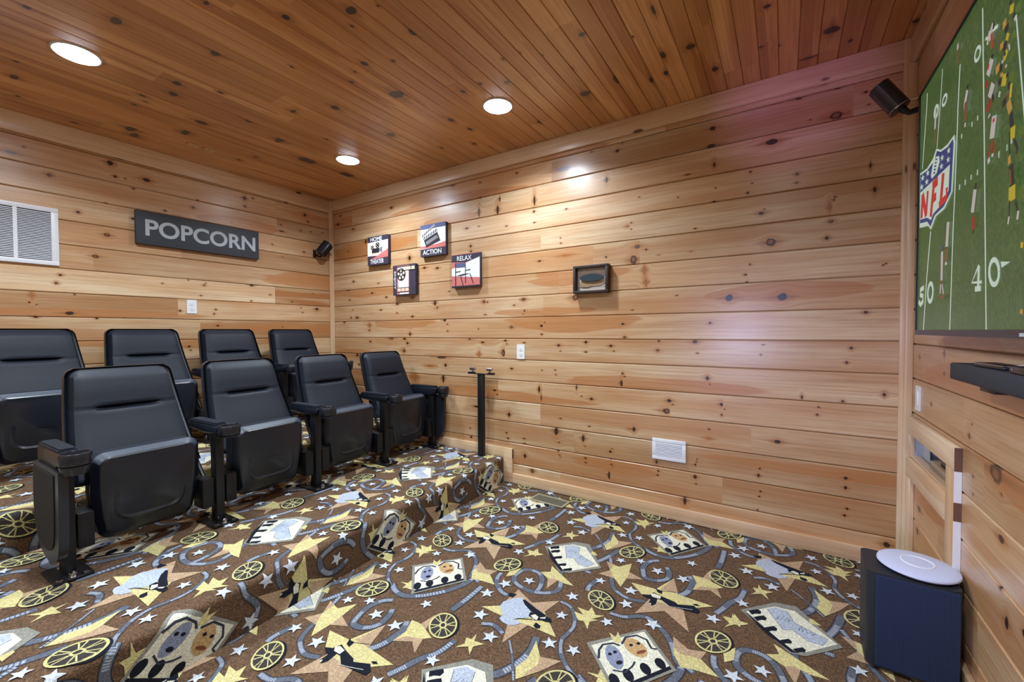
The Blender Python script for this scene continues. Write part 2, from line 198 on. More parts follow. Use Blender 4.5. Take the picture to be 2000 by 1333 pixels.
# measured knots, carpet tile and screen picture
KNOTS={"side":[[.953,2.412,.0148,.0099,"d"],[.156,2.454,.0126,.0077,"d"],[.114,2.37,.0254,.0111,"d"],[.37,2.283,.0171,.0075,"d"],[1.732,2.478,.0119,.0089,"d"],[1.674,2.367,.0218,.0162,"t"],[2.026,2.326,.0065,.0051,"d"],[2.027,2.448,.0087,.0051,"d"],[2.386,2.451,.0078,.0064,"d"],[2.224,2.277,.0051,.0182,"d"],[2.203,2.193,.0103,.0333,"d"],[2.014,2.202,.0076,.0343,"d"],[2.545,2.21,.0074,.0354,"d"],[2.541,2.128,.0065,.0079,"d"],[1.884,2.088,.0136,.007,"d"],[2.011,2.088,.0065,.0034,"d"],[2.288,2.052,.008,.0041,"d"],[2.545,2.043,.0074,.0039,"d"],[.285,2.061,.0104,.0065,"d"],[1.924,1.933,.0089,.0105,"d"],[1.926,1.889,.0089,.007,"d"],[.568,2.133,.013,.0231,"d"],[.813,2.531,.0382,.0071,"d"],[3.121,2.613,.0107,.0099,"d"],[3.244,2.561,.0044,.0034,"d"],[3.331,2.604,.0064,.0095,"d"],[3.331,2.554,.0057,.0054,"d"],[3.443,2.566,.0054,.0046,"d"],[3.481,2.539,.004,.0033,"d"],[3.575,2.566,.0039,.0032,"d"],[3.674,2.593,.0087,.0051,"d"],[3.757,2.586,.0036,.0031,"d"],[3.841,2.595,.007,.0049,"d"],[3.852,2.553,.0081,.0061,"d"],[2.767,2.591,.0052,.0038,"d"],[2.875,2.591,.0067,.0089,"d"],[3.001,2.577,.0048,.0036,"d"],[3.193,2.434,.0118,.0098,"d"],[3.783,2.431,.0153,.0112,"d"],[3.776,2.328,.0211,.0099,"d"],[3.793,2.211,.0058,.0149,"d"],[3.642,2.183,.0173,.0038,"d"],[3.118,2.254,.0076,.0185,"d"],[2.79,2.398,.0508,.0165,"p"],[2.731,2.414,.0122,.0106,"p"],[2.905,2.352,.0245,.0088,"p"],[3.343,2.096,.0055,.0034,"d"],[3.587,2.052,.0038,.0032,"d"],[3.802,2.071,.0035,.0031,"d"],[3.793,1.991,.0069,.005,"d"],[2.813,2.104,.0067,.0045,"d"],[3.008,2.471,.0079,.0029,"d"],[3.227,2.479,.0044,.0035,"d"],[3.939,2.604,.0033,.003,"d"],[4.13,2.604,.0082,.0057,"d"],[4.217,2.59,.003,.0028,"d"],[4.313,2.578,.0047,.0044,"d"],[4.398,2.571,.0027,.0027,"d"],[4.418,2.607,.0099,.0064,"d"],[4.626,2.607,.0049,.0041,"d"],[4.212,2.482,.0123,.0068,"d"],[4.377,2.343,.0248,.0174,"r"],[4.265,2.351,.0048,.0033,"d"],[4.497,2.429,.0069,.0053,"d"],[4.509,2.363,.0043,.0031,"d"],[4.088,2.276,.0256,.0145,"d"],[4.52,2.052,.0033,.0137,"d"],[4.382,2.482,.0136,.0032,"d"],[4.313,2.528,.0141,.0044,"d"],[4.209,2.071,.0068,.0068,"d"],[4.207,2.024,.0068,.0045,"d"],[3.985,2.13,.0048,.0054,"d"],[3.993,2.063,.0032,.003,"d"],[3.972,2.011,.0054,.006,"d"],[4.538,1.926,.0058,.0136,"d"],[4.377,1.917,.0044,.0044,"d"],[4.372,1.902,.0031,.0055,"d"],[4.355,1.866,.0063,.022,"t"],[4.041,1.882,.0124,.0083,"d"],[4.055,1.904,.0031,.0035,"d"],[4.36,1.79,.0098,.0077,"r"],[4.088,1.712,.0212,.0188,"r"],[4.344,1.704,.0081,.0088,"d"],[3.986,1.595,.0042,.0048,"d"],[3.964,1.537,.0075,.0054,"d"],[3.971,1.494,.0043,.0048,"d"],[4.575,1.539,.0024,.0026,"d"],[4.586,1.546,.0024,.0026,"d"],[3.878,1.405,.0187,.0185,"b"],[4.145,1.398,.0215,.0186,"b"],[1.194,1.904,.0138,.0194,"d"],[.365,1.739,.0136,.0086,"d"],[1.387,1.796,.0156,.0094,"d"],[1.544,1.78,.015,.0092,"d"],[.754,1.695,.0093,.0051,"d"],[.277,1.653,.0157,.0088,"d"],[.658,1.602,.0127,.0084,"d"],[.869,1.552,.012,.0081,"d"],[1.228,1.532,.0163,.0116,"r"],[1.681,1.565,.0096,.0045,"d"],[.297,1.55,.0104,.0055,"d"],[1.022,1.478,.0173,.008,"d"],[.342,1.443,.0069,.0044,"d"],[.785,1.429,.0123,.0062,"d"],[1.018,1.392,.0087,.005,"d"],[1.225,1.354,.0123,.0087,"d"],[1.512,1.469,.0126,.0205,"d"],[1.54,1.426,.0075,.0074,"d"],[2.061,1.458,.0128,.0112,"r"],[2.095,1.453,.0074,.0051,"d"],[2.357,1.418,.0078,.0041,"d"],[2.445,1.46,.0151,.0113,"r"],[2.448,1.371,.0085,.0073,"d"],[2.443,1.345,.0047,.004,"d"],[2.073,1.35,.0085,.0043,"d"],[.417,1.359,.0185,.0108,"d"],[.315,1.361,.0086,.0087,"d"],[.2,1.316,.0106,.0111,"d"],[.613,1.278,.0128,.0211,"t"],[.609,1.226,.0096,.0053,"d"],[1.628,1.313,.017,.0092,"d"],[1.658,1.276,.0072,.0046,"d"],[1.659,1.216,.0072,.0046,"d"],[2.002,1.232,.0055,.0043,"d"],[2.332,1.245,.0118,.0099,"r"],[1.192,1.189,.0096,.0147,"d"],[.931,1.148,.0265,.0101,"r"],[1.117,1.144,.0141,.0099,"d"],[1.156,1.103,.0139,.0098,"d"],[1.11,1.03,.0169,.0139,"r"],[.621,1.113,.0112,.0074,"d"],[1.907,1.146,.0112,.0053,"d"],[2.044,1.12,.0129,.0069,"d"],[2.273,1.137,.01,.0067,"d"],[2.286,1.11,.005,.0042,"d"],[2.253,1.038,.0141,.0252,"r"],[2.449,1.122,.0085,.0049,"d"],[2.006,1.019,.0109,.0218,"t"],[.413,.97,.0169,.0152,"d"],[.441,.873,.0117,.0097,"d"],[1.633,.913,.011,.0129,"d"],[2.332,.913,.0099,.0066,"d"],[1.587,.98,.0491,.0074,"d"],[1.248,.785,.0218,.0342,"t"],[1.604,.796,.0111,.0371,"d"],[1.448,.9,.0384,.0095,"t"],[3.267,1.916,.0114,.0069,"t"],[3.29,1.935,.0056,.0035,"d"],[3.29,1.892,.0042,.0035,"d"],[2.766,1.898,.0043,.0038,"d"],[2.769,1.86,.0051,.0038,"d"],[3.689,1.843,.0072,.0038,"d"],[3.33,1.772,.0152,.011,"r"],[3.389,1.746,.0068,.0054,"d"],[3.306,1.687,.0195,.0249,"r"],[3.468,1.702,.0066,.0033,"t"],[3.665,1.704,.0073,.0032,"t"],[3.115,1.724,.006,.0057,"d"],[2.808,1.766,.0334,.0091,"t"],[2.588,1.745,.0126,.0063,"d"],[3.378,1.613,.0081,.0307,"t"],[3.389,1.531,.0081,.0273,"t"],[2.884,1.455,.0211,.021,"r"],[3.581,1.434,.0063,.0033,"d"],[3.298,1.351,.007,.0035,"d"],[2.604,1.252,.0108,.0087,"d"],[2.631,1.278,.0045,.0031,"d"],[3.234,1.258,.0086,.0071,"d"],[3.776,1.257,.0081,.007,"d"],[2.606,1.187,.0063,.0063,"d"],[3.247,1.168,.0086,.0077,"r"],[2.749,1.106,.0103,.0077,"d"],[2.763,1.064,.0051,.0031,"d"],[2.965,1.132,.0095,.0097,"d"],[2.965,1.061,.0079,.0052,"d"],[3.15,1.108,.0111,.0079,"d"],[3.171,1.072,.0059,.0029,"d"],[3.472,1.144,.0065,.0054,"d"],[3.465,1.084,.0079,.0074,"r"],[3.691,1.141,.0132,.009,"d"],[3.705,1.071,.0054,.0039,"d"],[2.607,.914,.0045,.004,"d"],[2.72,.92,.0052,.0047,"d"],[2.724,.886,.0052,.0039,"d"],[3.233,.92,.0058,.0071,"d"],[3.246,.9,.0057,.0042,"d"],[3.225,.852,.0072,.0213,"d"],[3.763,.918,.0082,.0128,"d"],[3.776,.882,.0035,.0038,"d"],[2.892,.801,.0041,.0166,"d"],[2.933,.74,.0048,.0038,"d"],[3.008,.727,.011,.0082,"d"],[2.582,.764,.0073,.0239,"d"],[2.6,.701,.0036,.0239,"d"],[3.539,.76,.0128,.0094,"d"],[3.56,.737,.0051,.0027,"d"],[3.524,.691,.0219,.0148,"r"],[3.842,.763,.0091,.0088,"d"],[3.859,.736,.0034,.0031,"d"],[3.843,.7,.004,.0063,"d"],[2.764,.561,.0077,.0047,"d"],[2.992,.529,.0064,.0045,"d"],[3.312,.548,.0085,.0155,"d"],[3.281,.547,.0114,.0057,"t"],[3.775,.605,.0053,.0051,"d"],[3.773,.548,.0141,.0077,"t"],[2.728,.462,.0139,.0281,"d"],[2.751,.379,.0061,.0047,"d"],[2.945,.435,.0097,.0226,"d"],[2.959,.38,.0065,.0038,"d"],[3.148,.37,.009,.0087,"d"],[3.16,.392,.0045,.0036,"d"],[2.747,.318,.0104,.0094,"d"],[2.755,.285,.0052,.0039,"d"],[2.76,.269,.0043,.0031,"d"],[2.962,.295,.0073,.0068,"d"],[2.963,.263,.0065,.0053,"d"],[3.152,.316,.0045,.0036,"d"],[3.154,.282,.0068,.0051,"d"],[3.461,.35,.0067,.011,"d"],[3.705,.408,.0049,.0039,"d"],[3.704,.391,.0036,.0033,"d"],[3.7,.372,.0073,.0065,"d"],[3.163,.269,.0038,.0036,"d"],[3.139,.203,.0076,.0255,"d"],[3.472,.293,.006,.0055,"d"],[3.468,.264,.006,.0055,"d"],[3.696,.295,.0086,.0118,"d"],[3.702,.252,.0049,.0039,"d"],[3.637,.135,.0088,.0279,"d"],[4.13,.577,.015,.0095,"d"],[4.045,.408,.0047,.0054,"d"],[4.039,.367,.0063,.0097,"d"],[4.049,.275,.0058,.0049,"d"],[4.043,.244,.0048,.0043,"d"],[4.037,.164,.0043,.0037,"d"],[4.438,.425,.0079,.0077,"d"],[4.438,.374,.0062,.0089,"d"],[4.445,.263,.0057,.0055,"d"],[4.435,.225,.0058,.0061,"d"],[4.606,.114,.0124,.0128,"d"],[4.51,1.302,.0083,.0064,"d"],[4.057,1.128,.0056,.0036,"d"],[4.045,1.07,.0041,.0048,"d"],[4.453,1.116,.006,.0076,"d"],[4.435,1.039,.0056,.0066,"d"],[4.242,.84,.0038,.0115,"d"],[4.421,.833,.0052,.0055,"d"],[4.587,.881,.0056,.0095,"d"],[4.317,.792,.0046,.004,"d"],[4.312,.75,.0051,.0051,"d"],[2.164,.728,.0146,.0068,"d"],[2.19,.696,.0062,.0051,"d"],[1.975,.576,.0243,.007,"d"],[2.305,.542,.01,.0151,"d"],[1.909,.385,.0057,.0054,"d"],[2.28,.392,.0071,.0067,"d"],[2.294,.35,.0081,.0067,"d"],[1.917,.31,.0102,.0089,"d"],[2.446,.368,.0086,.0057,"d"],[2.449,.328,.0077,.0049,"d"],[2.453,.23,.0087,.0164,"d"],[2.52,.123,.0132,.0146,"r"]],"base":[[2.809,.075,.0052,.0039,"d"],[3.078,.092,.0047,.0037,"d"],[3.915,.037,.0051,.0038,"d"],[3.734,.055,.0158,.0065,"t"],[3.914,.037,.0045,.0038,"d"],[4.011,.073,.0076,.0031,"d"],[4.019,.03,.0108,.0074,"t"],[4.123,.039,.0036,.0042,"d"],[4.372,.039,.0056,.0034,"d"],[4.481,.037,.0053,.0039,"d"]],"back":[[-2.051,2.551,.0056,.0056,"d"],[-1.876,2.568,.0036,.0039,"d"],[-1.859,2.519,.0062,.0079,"d"],[-1.717,2.524,.0056,.0041,"d"],[-1.673,2.549,.0023,.0028,"d"],[-1.486,2.59,.0038,.0044,"d"],[-1.504,2.528,.0037,.0036,"d"],[-2.214,2.421,.0051,.0042,"d"],[-2.269,2.367,.0226,.0094,"p"],[-1.796,2.457,.0139,.0162,"d"],[-1.77,2.366,.0081,.0081,"d"],[-1.713,2.368,.0039,.0041,"d"],[-1.587,2.395,.0189,.0128,"d"],[-1.667,2.305,.0073,.0056,"d"],[-2.104,2.273,.0098,.0099,"r"],[-1.97,2.057,.0085,.0077,"d"],[-1.824,2.155,.0072,.004,"d"],[-1.475,2.184,.0074,.0059,"d"],[-1.674,2.077,.0078,.007,"d"],[-1.822,1.926,.0143,.0121,"r"],[-.881,2.439,.0114,.0151,"d"],[-.878,2.366,.0098,.0084,"d"],[-.81,2.457,.0076,.0051,"d"],[-.499,2.504,.0134,.0127,"d"],[-.578,2.567,.0074,.0063,"d"],[-1.249,2.328,.0055,.0046,"d"],[-1.283,2.257,.0095,.0085,"d"],[-.303,2.417,.0123,.0133,"d"],[-.272,2.356,.0104,.0076,"d"],[-.553,2.266,.0083,.0054,"d"],[-.353,2.247,.009,.0056,"d"],[-.24,2.258,.0073,.0048,"d"],[-.548,2.204,.0232,.0072,"d"],[-.109,2.271,.0066,.0049,"d"],[-.639,2.06,.0062,.0053,"d"],[-.319,2.037,.0101,.0076,"d"],[-.541,1.953,.0092,.0036,"d"],[-1.123,2.583,.0052,.0048,"d"],[-.99,2.191,.0046,.0041,"d"],[-1.888,1.761,.0147,.0106,"r"],[-2.065,1.608,.0079,.0063,"d"],[-2.085,1.551,.0078,.0081,"r"],[-1.502,1.603,.0054,.0037,"d"],[-2.21,1.413,.0048,.006,"d"],[-2.178,1.401,.0025,.003,"d"],[-2.198,1.46,.0049,.0212,"t"],[-1.998,1.479,.0046,.0051,"d"],[-2.026,1.348,.0203,.0115,"d"],[-2.183,1.317,.009,.0049,"d"],[-1.889,1.315,.0058,.0053,"d"],[-1.741,1.324,.0026,.0035,"d"],[-1.39,1.39,.0075,.0075,"d"],[-1.131,1.411,.0064,.0056,"d"],[-1.144,1.373,.0056,.0056,"d"],[-1.214,1.615,.0075,.0055,"d"],[-1.202,1.632,.0041,.0031,"d"],[-.831,1.648,.0147,.0086,"d"],[-1.239,1.525,.0068,.0039,"d"],[-1.328,1.647,.0039,.0038,"d"],[-.839,1.504,.0057,.0051,"d"],[-.665,1.572,.0078,.0044,"d"],[-.453,1.519,.0085,.0056,"d"],[-.187,1.455,.0158,.0127,"d"],[-.343,1.413,.0059,.0047,"d"],[-.36,1.459,.0049,.0047,"d"],[-1.118,1.271,.01,.0072,"d"],[-.552,1.265,.0046,.0055,"d"],[-1.332,1.096,.0078,.0077,"d"],[-1.322,1.065,.0039,.0062,"d"],[-.229,1.612,.0062,.0039,"d"]],"ceil":[[2.053,-1.98,.0132,.0084,"d"],[2.258,-1.748,.0166,.0141,"d"],[2.539,-1.612,.0253,.0179,"d"],[2.658,-1.565,.0053,.0061,"d"],[1.592,-2.157,.0278,.0174,"d"],[1.371,-2.394,.0106,.0124,"d"],[1.721,-1.807,.0311,.0174,"d"],[2.279,-1.34,.0151,.0182,"d"],[2.46,-1.55,.0066,.0084,"d"],[1.242,-1.808,.0232,.0177,"d"],[1.092,-1.777,.0242,.0194,"d"],[.921,-1.871,.0109,.0145,"d"],[.749,-1.862,.0126,.0127,"d"],[.851,-1.837,.0062,.0122,"d"],[1.125,-1.37,.0192,.0228,"d"],[1.933,-1.535,.0076,.0098,"d"],[1.345,-1.632,.012,.013,"d"],[.837,-1.533,.0248,.0313,"d"],[1.759,-1.156,.0232,.0239,"d"],[2.195,-1.047,.0428,.032,"d"],[2.079,-1.274,.0116,.0127,"d"],[2.176,-1.323,.0067,.0078,"d"],[.329,-1.764,.0636,.0239,"d"],[.221,-1.717,.0467,.0212,"d"],[.578,-1.535,.0866,.0194,"d"],[1.015,-1.106,.0632,.0229,"d"],[1.492,-1.278,.0262,.0142,"d"],[.832,-.78,.0674,.0562,"d"],[1.313,-.922,.012,.0145,"d"],[.822,-.404,.0737,.054,"d"],[.108,-2.002,.0275,.0202,"d"],[.561,-2.323,.0281,.0145,"d"],[.292,-2.276,.0121,.0101,"d"],[2.424,-1.273,.0086,.0104,"d"],[1.765,-.71,.0294,.0265,"d"],[.558,-1.049,.0165,.014,"d"],[.375,-1.096,.0167,.0148,"d"],[2.666,-1.368,.0155,.0198,"d"],[2.548,-.854,.0121,.0172,"d"],[2.817,-.788,.014,.0139,"d"],[2.682,-.86,.0106,.01,"d"],[2.912,-.97,.0075,.01,"d"],[3.012,-.966,.0063,.0079,"d"],[3.102,-.885,.0042,.0065,"d"],[2.268,-.636,.0151,.0223,"d"],[2.293,-.466,.0143,.0181,"d"],[2.751,-.286,.0153,.0198,"d"],[2.176,-.269,.0139,.014,"d"],[3.33,-.914,.0157,.0142,"d"],[3.146,-.436,.0294,.0222,"d"],[3.181,-.701,.0066,.0144,"d"],[3.348,-.47,.0139,.0406,"d"],[3.531,-.766,.0049,.0074,"d"],[3.62,-.546,.0137,.0242,"d"],[3.597,-.38,.0102,.0178,"d"],[3.512,-.358,.0093,.0291,"d"],[3.75,-.539,.0205,.0183,"d"],[3.828,-.272,.0156,.02,"d"],[3.658,-.884,.0073,.028,"d"],[1.923,-.35,.011,.0148,"d"],[2.24,-.146,.0095,.0109,"d"],[4.081,-.633,.0135,.011,"d"],[4.048,-.339,.0113,.0071,"d"],[4.121,-.302,.0072,.0072,"d"],[4.332,-.296,.0292,.0259,"d"],[4.417,-.153,.0081,.0132,"d"],[4.248,-.106,.0375,.0081,"d"],[4.655,-.156,.0149,.0141,"d"]],"scr":[[-.164,1.084,.0071,.0115,"d"],[-.518,1.117,.0068,.0162,"d"],[-.522,1.038,.0068,.0076,"d"],[-.358,.895,.008,.0082,"d"],[-.82,.895,.0037,.0037,"d"],[-.798,.851,.0076,.0093,"d"],[-1.014,.785,.0386,.0243,"r"],[-.839,.726,.0074,.0045,"d"],[-1.054,.737,.0057,.0055,"d"],[-.842,.667,.005,.0027,"d"],[-1.06,.61,.0167,.0098,"d"],[-1.059,.467,.0078,.006,"d"],[-1.106,.394,.0094,.0161,"d"],[-1.205,.425,.0065,.0095,"d"],[-.201,.388,.0187,.0121,"d"],[-.176,.276,.0146,.0146,"d"]]}
